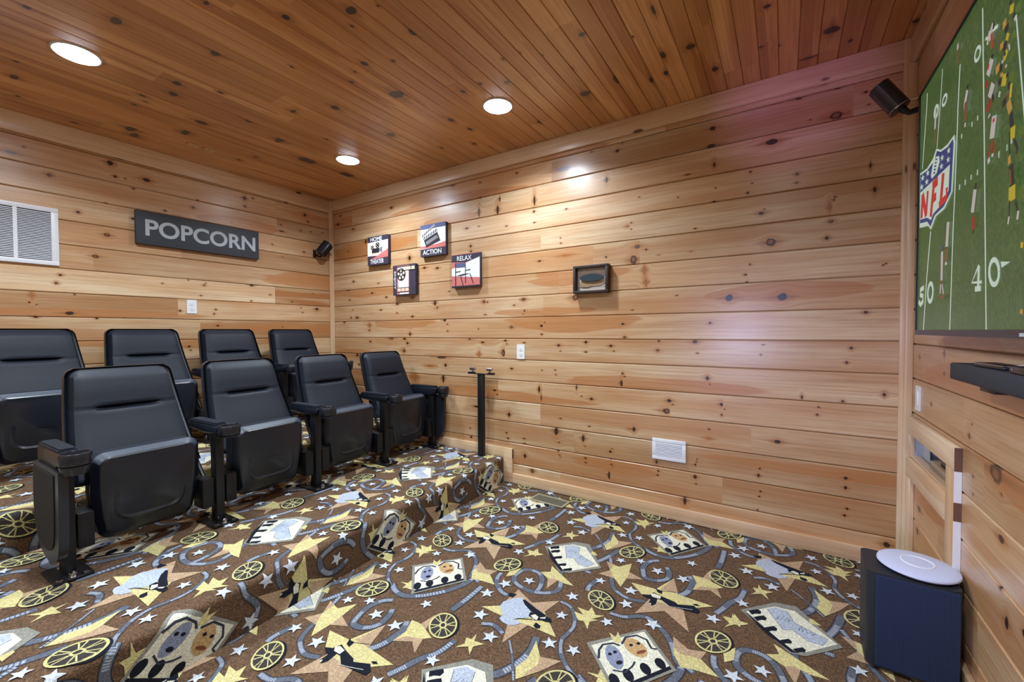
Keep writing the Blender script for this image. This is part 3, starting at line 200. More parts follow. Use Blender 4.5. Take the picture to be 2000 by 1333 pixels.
CARPET=[["l","G",[[.472,.794],[.495,.746],[.522,.681],[.56,.621],[.577,.536]],.019],["l","G",[[.716,1.086],[.711,1.041],[.689,.986],[.653,.955],[.601,.957],[.571,.982],[.56,1.033],[.572,1.071],[.606,1.094],[.656,1.105],[.71,1.101],[.767,1.071],[.799,1.028],[.789,.974],[.758,.917],[.755,.871],[.782,.827],[.824,.808],[.885,.811]],.019],["l","G",[[.486,.059],[.493,.107],[.524,.151],[.569,.183],[.613,.19]],.018],["l","G",[[.7,.592],[.745,.598],[.803,.588],[.849,.512],[.868,.421],[.854,.345]],.023],["l","G",[[.926,.954],[.919,.917],[.936,.851]],.019],["l","G",[[.882,.692],[.913,.627],[.948,.518]],.021],["l","G",[[-.069,.624],[-.029,.729],[.018,.856],[.069,.894],[.124,.905],[.183,.884]],.015],["l","G",[[.069,.426],[.128,.455],[.199,.453],[.277,.397],[.351,.3],[.388,.194],[.368,.082]],.021],["l","G",[[.167,.507],[.128,.539],[.108,.602],[.12,.664],[.143,.703],[.197,.694],[.237,.651],[.235,.592],[.214,.55]],.02],["l","G",[[.314,.753],[.34,.708],[.352,.623],[.329,.567]],.022],["l","G",[[.465,.205],[.46,.324],[.448,.412]],.021],["l","G",[[.067,.046],[.128,.037],[.189,-.006],[.232,-.009],[.296,.033],[.331,.079],[.356,.133],[.371,.168],[.407,.173],[.432,.189]],.016],["l","G",[[.846,.096],[.896,.102],[.938,.146],[.961,.207],[.956,.258],[.949,.301],[.969,.356],[1.0,.393],[1.038,.422],[1.078,.44]],.013],["l","G",[[.614,.406],[.653,.386],[.69,.389],[.724,.404]],.016],["l","G",[[.767,.419],[.803,.46],[.833,.498],[.881,.57]],.007],["p","Y",[[-.077,.667],[-.004,.682],[.047,.615],[.057,.7],[.135,.724],[.06,.761],[.054,.842],[.008,.793],[-.076,.796],[-.034,.736]]],["p","T",[[.057,.7],[.135,.724],[.06,.761]]],["p","T",[[1.008,.793],[.924,.796],[.966,.736]]],["p","T",[[.923,.667],[.967,.676],[.966,.736]]],["p","Y",[[.409,.47],[.433,.56],[.488,.58],[.461,.603],[.485,.674],[.434,.637],[.362,.677],[.369,.612],[.342,.552],[.392,.547]]],["p","T",[[.409,.47],[.433,.56],[.392,.547]]],["p","T",[[.461,.603],[.485,.674],[.434,.637],[.362,.677],[.389,.63]]],["p","Y",[[.334,.041],[.399,.08],[.461,.056],[.447,.106],[.513,.159],[.426,.172],[.386,.187],[.353,.135]]],["p","T",[[.334,.041],[.399,.08],[.461,.056],[.447,.106],[.376,.121],[.347,.1]]],["p","Y",[[.66,.944],[.704,.917],[.686,.865],[.75,.901],[.855,.96],[.793,.968],[.768,.962],[.748,1.048],[.717,.974]]],["p","T",[[.768,.962],[.748,1.048],[.717,.974],[.746,.956]]],["p","T",[[.551,.32],[.623,.269],[.634,.127],[.736,.175],[.842,.095],[.815,.198],[.924,.304],[.791,.308],[.75,.448],[.716,.355],[.658,.321]]],["p","Y",[[.551,.32],[.623,.269],[.67,.279],[.658,.321]]],["p","Y",[[.815,.198],[.924,.304],[.791,.308],[.728,.315],[.764,.26]]],["p","Y",[[.089,.78],[.206,.768],[.267,.632],[.306,.752],[.457,.755],[.343,.847],[.387,.983],[.274,.905],[.163,.989],[.196,.86],[.158,.844]]],["p","T",[[.343,.847],[.387,.983],[.274,.905],[.163,.989],[.196,.86],[.275,.853]]],["p","T",[[.226,.756],[.267,.632],[.306,.752]]],["p","Y",[[.863,.363],[.913,.425],[.994,.4],[.952,.472],[.885,.561],[.858,.517],[.876,.456]]],["p","T",[[.913,.425],[.994,.4],[.952,.472],[.897,.54],[.923,.459]]],["p","Y",[[.496,.799],[.544,.794],[.54,.755],[.567,.796],[.596,.792],[.567,.812],[.568,.838],[.544,.818]]],["p","Y",[[.094,.394],[.134,.382],[.133,.332],[.166,.374],[.201,.409],[.159,.412],[.139,.424],[.137,.396]]],["p","Y",[[.927,.123],[.967,.123],[.98,.083],[1.0,.131],[1.038,.119],[1.009,.149],[1.018,.193],[.987,.158],[.962,.165]]],["p","Y",[[.609,.503],[.632,.498],[.633,.461],[.648,.499],[.693,.491],[.662,.525],[.674,.565],[.645,.535],[.602,.565],[.623,.532]]],["p","Y",[[.499,.805],[.534,.807],[.535,.76],[.551,.8],[.601,.795],[.565,.826],[.548,.83],[.51,.872],[.528,.834]]],["p","Y",[[.515,.014],[.557,-.027],[.555,.043],[.525,.074]]],["p","Y",[[.929,.091],[.981,.088],[.985,.056],[1.018,.094],[1.054,.078],[1.014,.125],[1.01,.156],[.988,.136]]],["p","K",[[.564,.714],[.698,.574],[.78,.554],[.921,.745],[.791,.875],[.738,.89]]],["p","W",[[.587,.713],[.697,.606],[.772,.595],[.904,.736],[.791,.853],[.743,.868]]],["p","N",[[.594,.703],[.612,.685],[.632,.667],[.645,.679],[.642,.698],[.622,.708],[.61,.723]]],["p","N",[[.615,.737],[.632,.719],[.653,.701],[.665,.713],[.662,.731],[.642,.741],[.63,.756]]],["p","N",[[.654,.786],[.671,.769],[.691,.752],[.702,.763],[.699,.78],[.681,.79],[.669,.804]]],["p","N",[[.705,.836],[.721,.82],[.74,.804],[.75,.814],[.747,.83],[.729,.839],[.717,.852]]],["p","N",[[.75,.859],[.766,.844],[.784,.828],[.794,.838],[.791,.853],[.773,.862],[.762,.875]]],["p","N",[[.582,.719],[.602,.735],[.698,.824],[.762,.875],[.744,.882],[.652,.81]]],["p","L",[[.666,.646],[.699,.612],[.742,.614],[.77,.705],[.755,.737],[.724,.759]]],["p","L",[[.767,.684],[.877,.728],[.853,.775],[.803,.778],[.757,.735]]],["l","D",[[.666,.646],[.724,.759],[.755,.737],[.803,.778],[.853,.775],[.877,.728],[.767,.684],[.742,.614]],.002],["l","D",[[.702,.697],[.713,.666],[.716,.697],[.727,.662],[.731,.693],[.742,.662],[.745,.688],[.753,.674]],.003],["l","D",[[.778,.727],[.79,.688],[.791,.731],[.805,.696],[.807,.73],[.823,.708],[.825,.732],[.835,.717]],.003],["p","Y",[[.821,.618],[.837,.617],[.864,.646],[.823,.652]]],["p","K",[[.042,.264],[.227,.063],[.376,.211],[.213,.433]]],["p","W",[[.064,.267],[.225,.08],[.357,.211],[.213,.413]]],["p","N",[[.204,.405],[.35,.204],[.36,.214],[.216,.416]]],["p","N",[[.204,.359],[.211,.369],[.215,.38],[.215,.39],[.209,.397],[.201,.399],[.19,.396],[.18,.389],[.173,.379],[.169,.367],[.17,.358],[.175,.351],[.184,.349],[.194,.351]]],["p","N",[[.241,.311],[.248,.321],[.252,.332],[.251,.341],[.246,.348],[.237,.351],[.227,.348],[.217,.341],[.21,.331],[.206,.32],[.207,.31],[.213,.304],[.221,.301],[.231,.304]]],["p","N",[[.288,.25],[.295,.259],[.298,.27],[.297,.28],[.292,.287],[.284,.289],[.274,.287],[.264,.28],[.257,.271],[.254,.26],[.255,.25],[.26,.243],[.269,.241],[.279,.243]]],["p","N",[[.33,.196],[.336,.205],[.34,.215],[.338,.225],[.333,.232],[.325,.234],[.315,.232],[.306,.226],[.299,.217],[.296,.206],[.298,.196],[.303,.19],[.311,.187],[.321,.189]]],["p","B",[[.183,.25],[.196,.272],[.202,.294],[.2,.312],[.191,.323],[.174,.323],[.155,.314],[.137,.296],[.123,.273],[.116,.251],[.119,.233],[.129,.223],[.146,.223],[.165,.232]]],["p","O",[[.237,.151],[.255,.165],[.265,.184],[.266,.202],[.257,.217],[.24,.225],[.219,.225],[.197,.217],[.179,.202],[.169,.183],[.168,.165],[.177,.151],[.195,.143],[.216,.143]]],["p","N",[[.193,.279],[.195,.283],[.195,.288],[.193,.294],[.189,.298],[.184,.301],[.18,.302],[.176,.3],[.174,.296],[.174,.291],[.176,.286],[.18,.281],[.185,.278],[.19,.277]]],["p","N",[[.146,.263],[.148,.266],[.148,.27],[.147,.273],[.145,.276],[.141,.277],[.138,.277],[.136,.276],[.134,.273],[.134,.27],[.135,.266],[.137,.263],[.14,.262],[.144,.262]]],["p","N",[[.161,.243],[.162,.246],[.162,.249],[.161,.253],[.159,.255],[.156,.257],[.153,.257],[.15,.255],[.148,.253],[.148,.249],[.149,.246],[.152,.243],[.155,.242],[.158,.242]]],["p","N",[[.205,.175],[.206,.178],[.206,.181],[.205,.184],[.203,.187],[.199,.189],[.196,.189],[.194,.187],[.192,.185],[.192,.181],[.193,.178],[.196,.175],[.199,.174],[.202,.174]]],["p","N",[[.228,.152],[.229,.154],[.229,.158],[.228,.161],[.226,.164],[.222,.165],[.219,.166],[.217,.164],[.215,.162],[.215,.158],[.216,.155],[.219,.152],[.222,.15],[.225,.15]]],["p","R",[[.257,.177],[.258,.181],[.256,.188],[.251,.195],[.245,.203],[.239,.209],[.233,.212],[.229,.211],[.228,.207],[.23,.2],[.235,.192],[.241,.185],[.248,.179],[.253,.176]]],["l","D",[[.111,.312],[.098,.273],[.102,.239],[.135,.21],[.161,.208]],.009],["l","D",[[.166,.195],[.169,.152],[.205,.118],[.246,.12],[.273,.155],[.293,.147]],.009],["l","D",[[.174,.336],[.216,.321],[.232,.279],[.234,.254]],.007],["p","Y",[[.103,.163],[.134,.174],[.133,.139],[.16,.181],[.152,.204],[.126,.193]]],["p","L",[[.678,.168],[.648,.198],[.62,.242],[.622,.273],[.644,.295],[.666,.316],[.664,.341],[.685,.351],[.718,.354],[.743,.339],[.761,.313],[.73,.307],[.777,.259],[.762,.246],[.764,.23],[.727,.202]]],["p","N",[[.69,.182],[.701,.176],[.771,.2],[.83,.214],[.832,.224],[.797,.229],[.759,.228],[.714,.205]]],["p","N",[[.766,.258],[.763,.235],[.796,.22],[.834,.221],[.861,.223],[.87,.241],[.852,.25],[.827,.253],[.803,.269],[.789,.263]]],["p","W",[[.773,.252],[.787,.235],[.808,.242],[.81,.264],[.796,.263]]],["p","N",[[.813,.299],[.813,.276],[.84,.283],[.844,.298],[.83,.307]]],["p","W",[[.815,.242],[.835,.225],[.838,.235],[.82,.246]]],["l","N",[[.723,.312],[.737,.296],[.793,.269]],.004],["p","N",[[.606,.176],[.645,.163],[.646,.171],[.642,.196],[.621,.192]]],["p","N",[[.155,.846],[.189,.831],[.204,.801],[.24,.81],[.304,.819],[.317,.829],[.381,.8],[.409,.821],[.406,.842],[.319,.857],[.292,.864],[.248,.838],[.228,.84],[.23,.879],[.217,.9],[.2,.892],[.202,.861],[.183,.857]]],["p","N",[[.203,.761],[.216,.768],[.237,.766],[.239,.793],[.217,.788]]],["p","W",[[.192,.823],[.206,.809],[.24,.813],[.239,.835],[.206,.837]]],["l","W",[[.247,.844],[.28,.865],[.319,.854],[.38,.831]],.002],["l","N",[[.235,.769],[.297,.741]],.002],["p","N",[[.374,.791],[.39,.78],[.405,.785],[.389,.795]]],["p","W",[[.201,.894],[.208,.885],[.213,.897]]],["r","",[.477,.985],[[-.0487,.0296],[.0376,.0617]]],["r","",[.004,.988],[[-.0357,-.0381],[-.0521,.0488]]],["r","",[.018,.506],[[-.051,.0262],[.0338,.0658]]],["r","",[.481,.504],[[-.0429,-.0378],[-.0495,.0562]]],["s","S",[[.464,.844],[.556,.128],[.52,.234],[.647,.044],[.881,.037],[.89,.179],[.954,.852],[.916,.348],[.013,.33],[.691,.449],[.075,.111],[.989,.622],[.083,.571],[.182,.615],[.325,.446],[.307,.616],[.106,.848],[.113,.954],[.248,.02],[.58,.368],[.571,.664]]]]
TVART=[["l","w",[[.0952,.9193],[.0919,.8668],[.0454,.6491]],.0093],["l","w",[[.2796,.9151],[.264,.8146],[.2581,.794],[.2327,.6638]],.0067],["l","w",[[.1737,.3821],[.1339,.2172],[.1013,.0092]],.0104],["l","w",[[.4565,.8387],[.4431,.6991],[.4452,.7002],[.4321,.4661],[.4212,.3396],[.4078,.0106]],.0082],["l","w",[[.6289,.8996],[.6534,.6089],[.6561,.5838],[.6782,.295],[.7001,.0081]],.0074],["l","w",[[.8348,.7545],[.8845,.5159],[.907,.4068],[.935,.2356],[.9574,.0101]],.0063],["l","w",[[.6098,.6174],[.6091,.6044]],.0065],["l","w",[[.5676,.6175],[.5668,.6041]],.0069],["l","w",[[.4844,.6154],[.4834,.6027]],.0077],["l","w",[[.8028,.4671],[.8025,.4522]],.0048],["l","w",[[.7576,.4669],[.7574,.4503]],.0052],["l","w",[[.6174,.4659],[.6168,.4502]],.0065],["l","w",[[.5708,.4656],[.57,.4521]],.0069],["l","w",[[.5233,.466],[.5225,.4506]],.0074],["l","w",[[.4761,.4654],[.4753,.4496]],.0078],["l","w",[[.619,.7828],[.6146,.7784],[.6087,.7757],[.6017,.775],[.5946,.7763],[.5883,.7797],[.5835,.7846],[.5808,.7905],[.5807,.7967],[.583,.8023],[.5875,.8067],[.5937,.8093],[.6007,.8099],[.6077,.8083],[.6139,.8049],[.6185,.8],[.621,.7943],[.6212,.7883],[.619,.7828]],.0092],["l","w",[[.3301,.7875],[.3243,.7839],[.317,.7818],[.3089,.7812],[.3011,.7825],[.2945,.7854],[.29,.7896],[.2881,.7946],[.2891,.7998],[.2929,.8044],[.2989,.808],[.3064,.8101],[.3145,.8105],[.3222,.8091],[.3286,.8061],[.3329,.802],[.3347,.7971],[.3337,.7921],[.3301,.7875]],.0095],["l","w",[[.2396,.7887],[.2352,.7837],[.2289,.7803],[.2212,.779],[.2132,.78],[.2057,.7831],[.1998,.788],[.1962,.7942],[.1953,.8007],[.1972,.8069],[.2018,.812],[.2084,.8153],[.2161,.8164],[.2241,.8153],[.2314,.8121],[.2371,.8072],[.2406,.8011],[.2415,.7947],[.2396,.7887]],.012],["l","w",[[.7746,.1631],[.7734,.1526],[.7689,.1437],[.7616,.1374],[.7522,.1346],[.7418,.1355],[.7318,.1402],[.7232,.1483],[.7173,.1586],[.7148,.17],[.7161,.1809],[.721,.1901],[.7288,.1962],[.7385,.1986],[.7489,.1972],[.7587,.1921],[.7668,.184],[.7723,.174],[.7746,.1631]],.0137],["l","w",[[.2195,.1542],[.2164,.1432],[.2099,.1337],[.2008,.1269],[.19,.1236],[.1789,.1242],[.1687,.1288],[.1608,.1368],[.1563,.1473],[.1556,.159],[.1589,.1703],[.1657,.1799],[.1752,.1865],[.1862,.1895],[.1972,.1885],[.2071,.1837],[.2146,.1756],[.2189,.1654],[.2195,.1542]],.0164],["l","w",[[.7366,.7887],[.68,.8037],[.6702,.7784]],.0091],["l","w",[[.6576,.8011],[.6749,.7945]],.0081],["l","w",[[.6446,.1978],[.5956,.1538],[.6663,.1489]],.0089],["l","w",[[.6447,.1952],[.6426,.1335]],.0151],["l","w",[[.62,.1335],[.6618,.1321]],.0148],["p","w",[[.7845,.188],[.8372,.1803],[.7909,.1718]]],["l","w",[[.1034,.182],[.0558,.1766],[.0543,.156],[.0919,.1516],[.0934,.1293],[.0597,.1181],[.0331,.1328]],.0189],["p","w",[[.422,.638],[.4327,.6099],[.414,.462],[.3386,.4253],[.2421,.4215],[.1833,.3848],[.1472,.4073],[.028,.4236],[.0222,.6395],[.1202,.6289],[.1936,.64],[.2328,.6621],[.2839,.6389],[.3562,.632]]],["p","b",[[.4088,.6294],[.4162,.613],[.4017,.4654],[.3278,.4343],[.2268,.4284],[.1788,.398],[.1333,.4264],[.0326,.4405],[.0256,.6309],[.1208,.6198],[.212,.6269],[.2391,.6514],[.2843,.6322],[.3568,.6224]]],["p","w",[[.3849,.5566],[.3753,.4757],[.3062,.4477],[.2087,.4376],[.1835,.4208],[.1323,.4409],[.0345,.4552],[.0302,.5617]]],["l","r",[[.054,.4565],[.066,.5465]],.0328],["l","r",[[.066,.5465],[.1188,.4511]],.0311],["l","r",[[.1188,.4511],[.1361,.5401]],.0255],["l","r",[[.1802,.4337],[.2116,.5416]],.0304],["l","r",[[.194,.5397],[.2593,.5428]],.0332],["l","r",[[.2089,.4909],[.2433,.4937]],.0294],["l","r",[[.3188,.5493],[.2955,.4487]],.0299],["l","r",[[.2759,.452],[.3567,.4588],[.3598,.4895]],.0239],["p","w",[[.2685,.6245],[.2753,.6024],[.244,.5725],[.1861,.5697],[.1731,.5841],[.2003,.6274],[.2346,.6328]]],["l","b",[[.2271,.6252],[.2478,.6199]],.0057],["l","b",[[.222,.6151],[.2428,.6099]],.0058],["l","b",[[.2169,.6048],[.2378,.5997]],.0058],["l","b",[[.2117,.5945],[.2328,.5896]],.0058],["l","b",[[.2065,.5842],[.2277,.5793]],.0058],["p","w",[[.3717,.6179],[.3767,.609],[.3905,.6065],[.3799,.6032],[.3844,.5943],[.3727,.6011],[.3614,.5979],[.365,.6056],[.3534,.6127],[.3676,.6105]]],["p","w",[[.3685,.5895],[.3736,.5805],[.3875,.5784],[.3768,.5748],[.3813,.566],[.3695,.5726],[.3582,.5692],[.3618,.577],[.3502,.5839],[.3644,.5819]]],["p","w",[[.3042,.618],[.3097,.6087],[.3246,.6062],[.3131,.6027],[.3179,.5935],[.3053,.6005],[.2931,.5972],[.297,.6052],[.2844,.6126],[.2998,.6103]]],["p","w",[[.2974,.5911],[.303,.5818],[.318,.5795],[.3064,.5758],[.3113,.5666],[.2985,.5735],[.2862,.57],[.2902,.5781],[.2774,.5853],[.2929,.5833]]],["p","w",[[.1335,.6204],[.1401,.6101],[.1581,.6074],[.1442,.6035],[.15,.5934],[.1347,.6011],[.12,.5975],[.1247,.6063],[.1095,.6144],[.1281,.6119]]],["p","w",[[.065,.6237],[.0721,.613],[.0914,.6101],[.0764,.6062],[.0827,.5956],[.0663,.6037],[.0504,.5999],[.0555,.6091],[.0392,.6175],[.0591,.6149]]],["p","w",[[.1226,.5916],[.1293,.5813],[.1475,.5788],[.1334,.5747],[.1393,.5646],[.1239,.5722],[.1089,.5683],[.1137,.5772],[.0983,.5852],[.1171,.5829]]],["p","w",[[.0534,.5919],[.0605,.5813],[.0801,.5787],[.065,.5745],[.0713,.564],[.0547,.5718],[.0386,.5678],[.0438,.5771],[.0272,.5853],[.0475,.5829]]],["l","j",[[.715,.8069],[.6867,.7823]],.0223],["l","r",[[.7037,.7899],[.7091,.748]],.0109],["l","k",[[.7187,.8069],[.7157,.7937]],.0107],["l","j",[[.7116,.7208],[.686,.6904]],.0279],["l","k",[[.7137,.7304],[.7142,.7215]],.0151],["l","m",[[.6868,.6768],[.6718,.6641]],.0183],["l","r",[[.6929,.7176],[.688,.7048]],.0079],["l","j",[[.7231,.6526],[.7004,.6265]],.0273],["l","k",[[.7192,.6265],[.7281,.6074]],.0116],["l","m",[[.7088,.6205],[.6854,.598]],.0147],["l","m",[[.7099,.6109],[.689,.5965]],.0178],["l","j",[[.7023,.5809],[.7039,.5753]],.0162],["l","j",[[.7363,.5653],[.723,.5122]],.03],["l","r",[[.7325,.5596],[.7318,.5502]],.0131],["l","m",[[.7318,.5052],[.7353,.4711]],.0131],["l","m",[[.7139,.5008],[.7031,.4737]],.0125],["l","j",[[.7052,.468],[.709,.4543]],.0162],["l","j",[[.7312,.4713],[.7304,.4631]],.0144],["l","k",[[.5426,.7353],[.5418,.726]],.0152],["l","j",[[.5399,.7219],[.5211,.6887],[.5294,.6653]],.0198],["l","n",[[.5272,.693],[.5303,.6384]],.0206],["l","j",[[.529,.6319],[.5265,.6202]],.0129],["l","j",[[.4503,.9064],[.4498,.8886]],.014],["l","n",[[.4516,.8851],[.4524,.8434]],.0125],["l","k",[[.6237,.4282],[.6224,.4127]],.0141],["l","j",[[.6176,.4114],[.6008,.3514]],.0246],["l","m",[[.6087,.3388],[.6123,.3005]],.0214],["l","m",[[.6107,.3286],[.6108,.3004]],.0187],["l","k",[[.611,.2977],[.6113,.2923]],.0172],["l","j",[[.3912,.3704],[.3814,.2914]],.0271],["l","n",[[.3789,.2856],[.3774,.245]],.0272],["l","j",[[.3776,.2419],[.3781,.2324]],.0215],["l","b",[[.343,.3026],[.3418,.2884]],.0183],["l","j",[[.335,.283],[.3348,.1832]],.0226],["l","j",[[.325,.1745],[.3227,.1422]],.0105],["l","j",[[.3416,.1729],[.3579,.1396]],.0101],["l","n",[[.3459,.1357],[.3465,.126]],.0498],["l","n",[[.3346,.1865],[.3352,.1768]],.0226],["l","j",[[.2351,.8074],[.2284,.7329]],.0185],["l","n",[[.2319,.7315],[.2326,.6841]],.0161],["l","y",[[.8312,.7841],[.8255,.7661]],.0215],["l","k",[[.8216,.8],[.8243,.7904]],.0153],["l","k",[[.8399,.7572],[.8429,.7486]],.0149],["l","j",[[.8461,.7457],[.8495,.7358]],.0087],["l","g",[[.7902,.7719],[.7921,.7526]],.0199],["l","k",[[.806,.7523],[.8046,.7352]],.0204],["l","y",[[.8141,.7277],[.8056,.7146]],.0168],["l","g",[[.7794,.7255],[.7787,.7095]],.0204],["l","k",[[.7987,.7145],[.7964,.6957]],.0198],["l","y",[[.8115,.6894],[.7938,.6749]],.0161],["l","k",[[.8,.6897],[.7956,.684]],.0105],["l","g",[[.7573,.6818],[.7598,.6618]],.0249],["l","k",[[.7797,.6722],[.7757,.6558]],.0186],["l","j",[[.788,.678],[.7865,.6707]],.0106],["l","y",[[.804,.6374],[.7947,.6118]],.0272],["l","k",[[.8152,.6337],[.8171,.6228]],.0138],["l","k",[[.8269,.6061],[.8256,.589]],.0144],["l","y",[[.8393,.5962],[.8347,.565]],.0125],["l","k",[[.7726,.6409],[.7725,.6245]],.0158],["l","g",[[.7857,.6487],[.7823,.6402]],.0165],["l","k",[[.8025,.5778],[.8052,.5605]],.0214],["l","g",[[.826,.5631],[.8395,.5316]],.0194],["l","m",[[.8215,.581],[.8219,.5729]],.0109],["l","j",[[.7782,.6073],[.7715,.596]],.0109],["l","j",[[.8109,.6559],[.809,.6489]],.0093],["l","j",[[.8223,.6973],[.8276,.6805]],.0072],["l","g",[[.8267,.5585],[.838,.5334]],.0201],["l","k",[[.8423,.5271],[.8499,.4929]],.0197],["l","y",[[.8549,.4909],[.8524,.4633]],.0253],["l","k",[[.8384,.4864],[.8401,.4322]],.0066],["l","k",[[.8638,.4568],[.8806,.4332],[.8746,.4213]],.0094],["l","j",[[.8489,.4635],[.8495,.4533]],.0099],["l","g",[[.8383,.4284],[.8418,.4093]],.015],["l","k",[[.8504,.4043],[.86,.3505]],.0232],["l","n",[[.845,.3949],[.8498,.3578]],.009],["l","y",[[.8579,.3533],[.8586,.3189]],.0346],["l","k",[[.8466,.3231],[.8474,.2872]],.0075],["l","k",[[.8772,.313],[.8895,.2905]],.0103],["l","j",[[.8934,.2874],[.8888,.2691]],.0102],["l","j",[[.8475,.2849],[.8413,.2683]],.0081],["l","y",[[.9151,.2135],[.9135,.2011]],.0134],["l","g",[[.9202,.0649],[.9185,.0544]],.0133]]
# ------------------------------------------------------------------ object helpers
def props(o, label=None, cat=None, group=None, kind=None):
    if label: o['label'] = label
    if cat: o['category'] = cat
    if group: o['group'] = group
    if kind: o['kind'] = kind
    return o
def link(name, me, parent=None):
    o = bpy.data.objects.new(name, me); COL.objects.link(o)
    if parent: o.parent = parent
    return o
def thing(name, label, cat, loc=(0, 0, 0), rz=0, group=None):
    o = link(name, None); o.location = loc; o.rotation_euler = (0, 0, rz)
    return props(o, label, cat, group)
def obj(name, bm, mats, parent=None, smooth=False, label=None):
    me = bpy.data.meshes.new(name); bmesh.ops.recalc_face_normals(bm, faces=bm.faces); bm.to_mesh(me); bm.free()
    for m in (mats if isinstance(mats, (list, tuple)) else [mats]): me.materials.append(m)
    if smooth:
        for p in me.polygons: p.use_smooth = True
        me.set_sharp_from_angle(angle=math.radians(38))
    o = link(name, me, parent)
    if label: o['label'] = label
    return o
def box(bm, lo, hi, bev=0, mi=0, M=None, seg=2):
    r = bmesh.ops.create_cube(bm, size=1)
    vs = r['verts']; c = [(a+b)/2 for a, b in zip(lo, hi)]; s = [abs(b-a) for a, b in zip(lo, hi)]
    for v in vs: v.co = Vector((v.co.x*s[0]+c[0], v.co.y*s[1]+c[1], v.co.z*s[2]+c[2]))
    fs = {f for v in vs for f in v.link_faces}
    for f in fs: f.material_index = mi
    if bev:
        es = list({e for v in vs for e in v.link_edges})
        r2 = bmesh.ops.bevel(bm, geom=es, offset=min(bev, min(s)*.49), segments=seg, affect='EDGES', profile=.5, material=-1)
        vs = list({v for f in r2['faces'] for v in f.verts} | {v for v in vs if v.is_valid})
    if M is not None:
        for v in vs: v.co = M @ v.co
    return vs
def cyl(bm, p0, p1, r0, r1=None, seg=20, mi=0, caps=True):
    r1 = r0 if r1 is None else r1
    p0, p1 = Vector(p0), Vector(p1); d = (p1-p0).normalized(); q = d.to_track_quat('Z', 'Y')
    a = [bm.verts.new(p0 + q @ Vector((r0*math.cos(t), r0*math.sin(t), 0))) for t in [2*math.pi*k/seg for k in range(seg)]]
    b = [bm.verts.new(p1 + q @ Vector((r1*math.cos(t), r1*math.sin(t), 0))) for t in [2*math.pi*k/seg for k in range(seg)]]
    fs = [bm.faces.new((a[k], a[(k+1) % seg], b[(k+1) % seg], b[k])) for k in range(seg)]
    if caps: fs += [bm.faces.new(a[::-1]), bm.faces.new(b)]
    for f in fs: f.material_index = mi
def tube(bm, pts, r, seg=10, mi=0):
    pts = [Vector(p) for p in pts]; rings = []
    for i, p in enumerate(pts):
        d = (pts[min(i+1, len(pts)-1)] - pts[max(i-1, 0)]).normalized(); q = d.to_track_quat('Z', 'Y')
        rr = r[i] if isinstance(r, (list, tuple)) else r
        rings.append([bm.verts.new(p + q @ Vector((rr*math.cos(t), rr*math.sin(t), 0))) for t in [2*math.pi*k/seg for k in range(seg)]])
    for a, b in zip(rings, rings[1:]):
        for k in range(seg):
            f = bm.faces.new((a[k], a[(k+1) % seg], b[(k+1) % seg], b[k])); f.material_index = mi
    for rg in (rings[0][::-1], rings[-1]): bm.faces.new(rg).material_index = mi
def lathe(bm, prof, c=(0, 0, 0), seg=32, mi=0):
    rings = [[bm.verts.new((c[0]+r*math.cos(t), c[1]+r*math.sin(t), c[2]+z)) for t in [2*math.pi*k/seg for k in range(seg)]] for r, z in prof]
    for a, b in zip(rings, rings[1:]):
        for k in range(seg):
            bm.faces.new((a[k], a[(k+1) % seg], b[(k+1) % seg], b[k])).material_index = mi
    if prof[0][0] > 1e-4: bm.faces.new(rings[0][::-1]).material_index = mi
    if prof[-1][0] > 1e-4: bm.faces.new(rings[-1]).material_index = mi
def prism(bm, poly, fn, d0, d1, mi=0):
    """poly 2D -> fn(a,b,depth) both ends, walls between"""
    n = len(poly); A = [bm.verts.new(fn(a, b, d0)) for a, b in poly]; B = [bm.verts.new(fn(a, b, d1)) for a, b in poly]
    for k in range(n): bm.faces.new((A[k], A[(k+1) % n], B[(k+1) % n], B[k])).material_index = mi
    for tri in tessellate_polygon([[Vector((a, b, 0)) for a, b in poly]]):
        try:
            bm.faces.new([A[i] for i in tri][::-1]).material_index = mi; bm.faces.new([B[i] for i in tri]).material_index = mi
        except ValueError: pass
def rrect(x0, x1, y0, y1, r, n=5):
    P = []
    for cx, cy, a0 in ((x1-r, y1-r, 0), (x0+r, y1-r, 90), (x0+r, y0+r, 180), (x1-r, y0+r, 270)):
        for k in range(n+1):
            a = math.radians(a0+90*k/n); P.append((cx+r*math.cos(a), cy+r*math.sin(a)))
    return P
def flat(bm, poly, fn, d, mi=0):
    """flat artwork polygon"""
    V = [bm.verts.new(fn(a, b, d)) for a, b in poly]
    for tri in tessellate_polygon([[Vector((a, b, 0)) for a, b in poly]]):
        try: bm.faces.new([V[i] for i in tri]).material_index = mi
        except ValueError: pass
def strip_poly(pts, w, closed=False):
    P = [Vector((a, b)) for a, b in pts]; Lf, Rt = [], []
    for i, p in enumerate(P):
        d = (P[min(i+1, len(P)-1)] - P[max(i-1, 0)]); d = d.normalized() if d.length > 1e-9 else Vector((1, 0))
        n = Vector((-d.y, d.x))*w/2; Lf.append(p+n); Rt.append(p-n)
    return Lf, Rt
def flat_strip(bm, pts, w, fn, d, mi=0):
    Lf, Rt = strip_poly(pts, w)
    A = [bm.verts.new(fn(p.x, p.y, d)) for p in Lf]; B = [bm.verts.new(fn(p.x, p.y, d)) for p in Rt]
    for k in range(len(A)-1): bm.faces.new((A[k], A[k+1], B[k+1], B[k])).material_index = mi
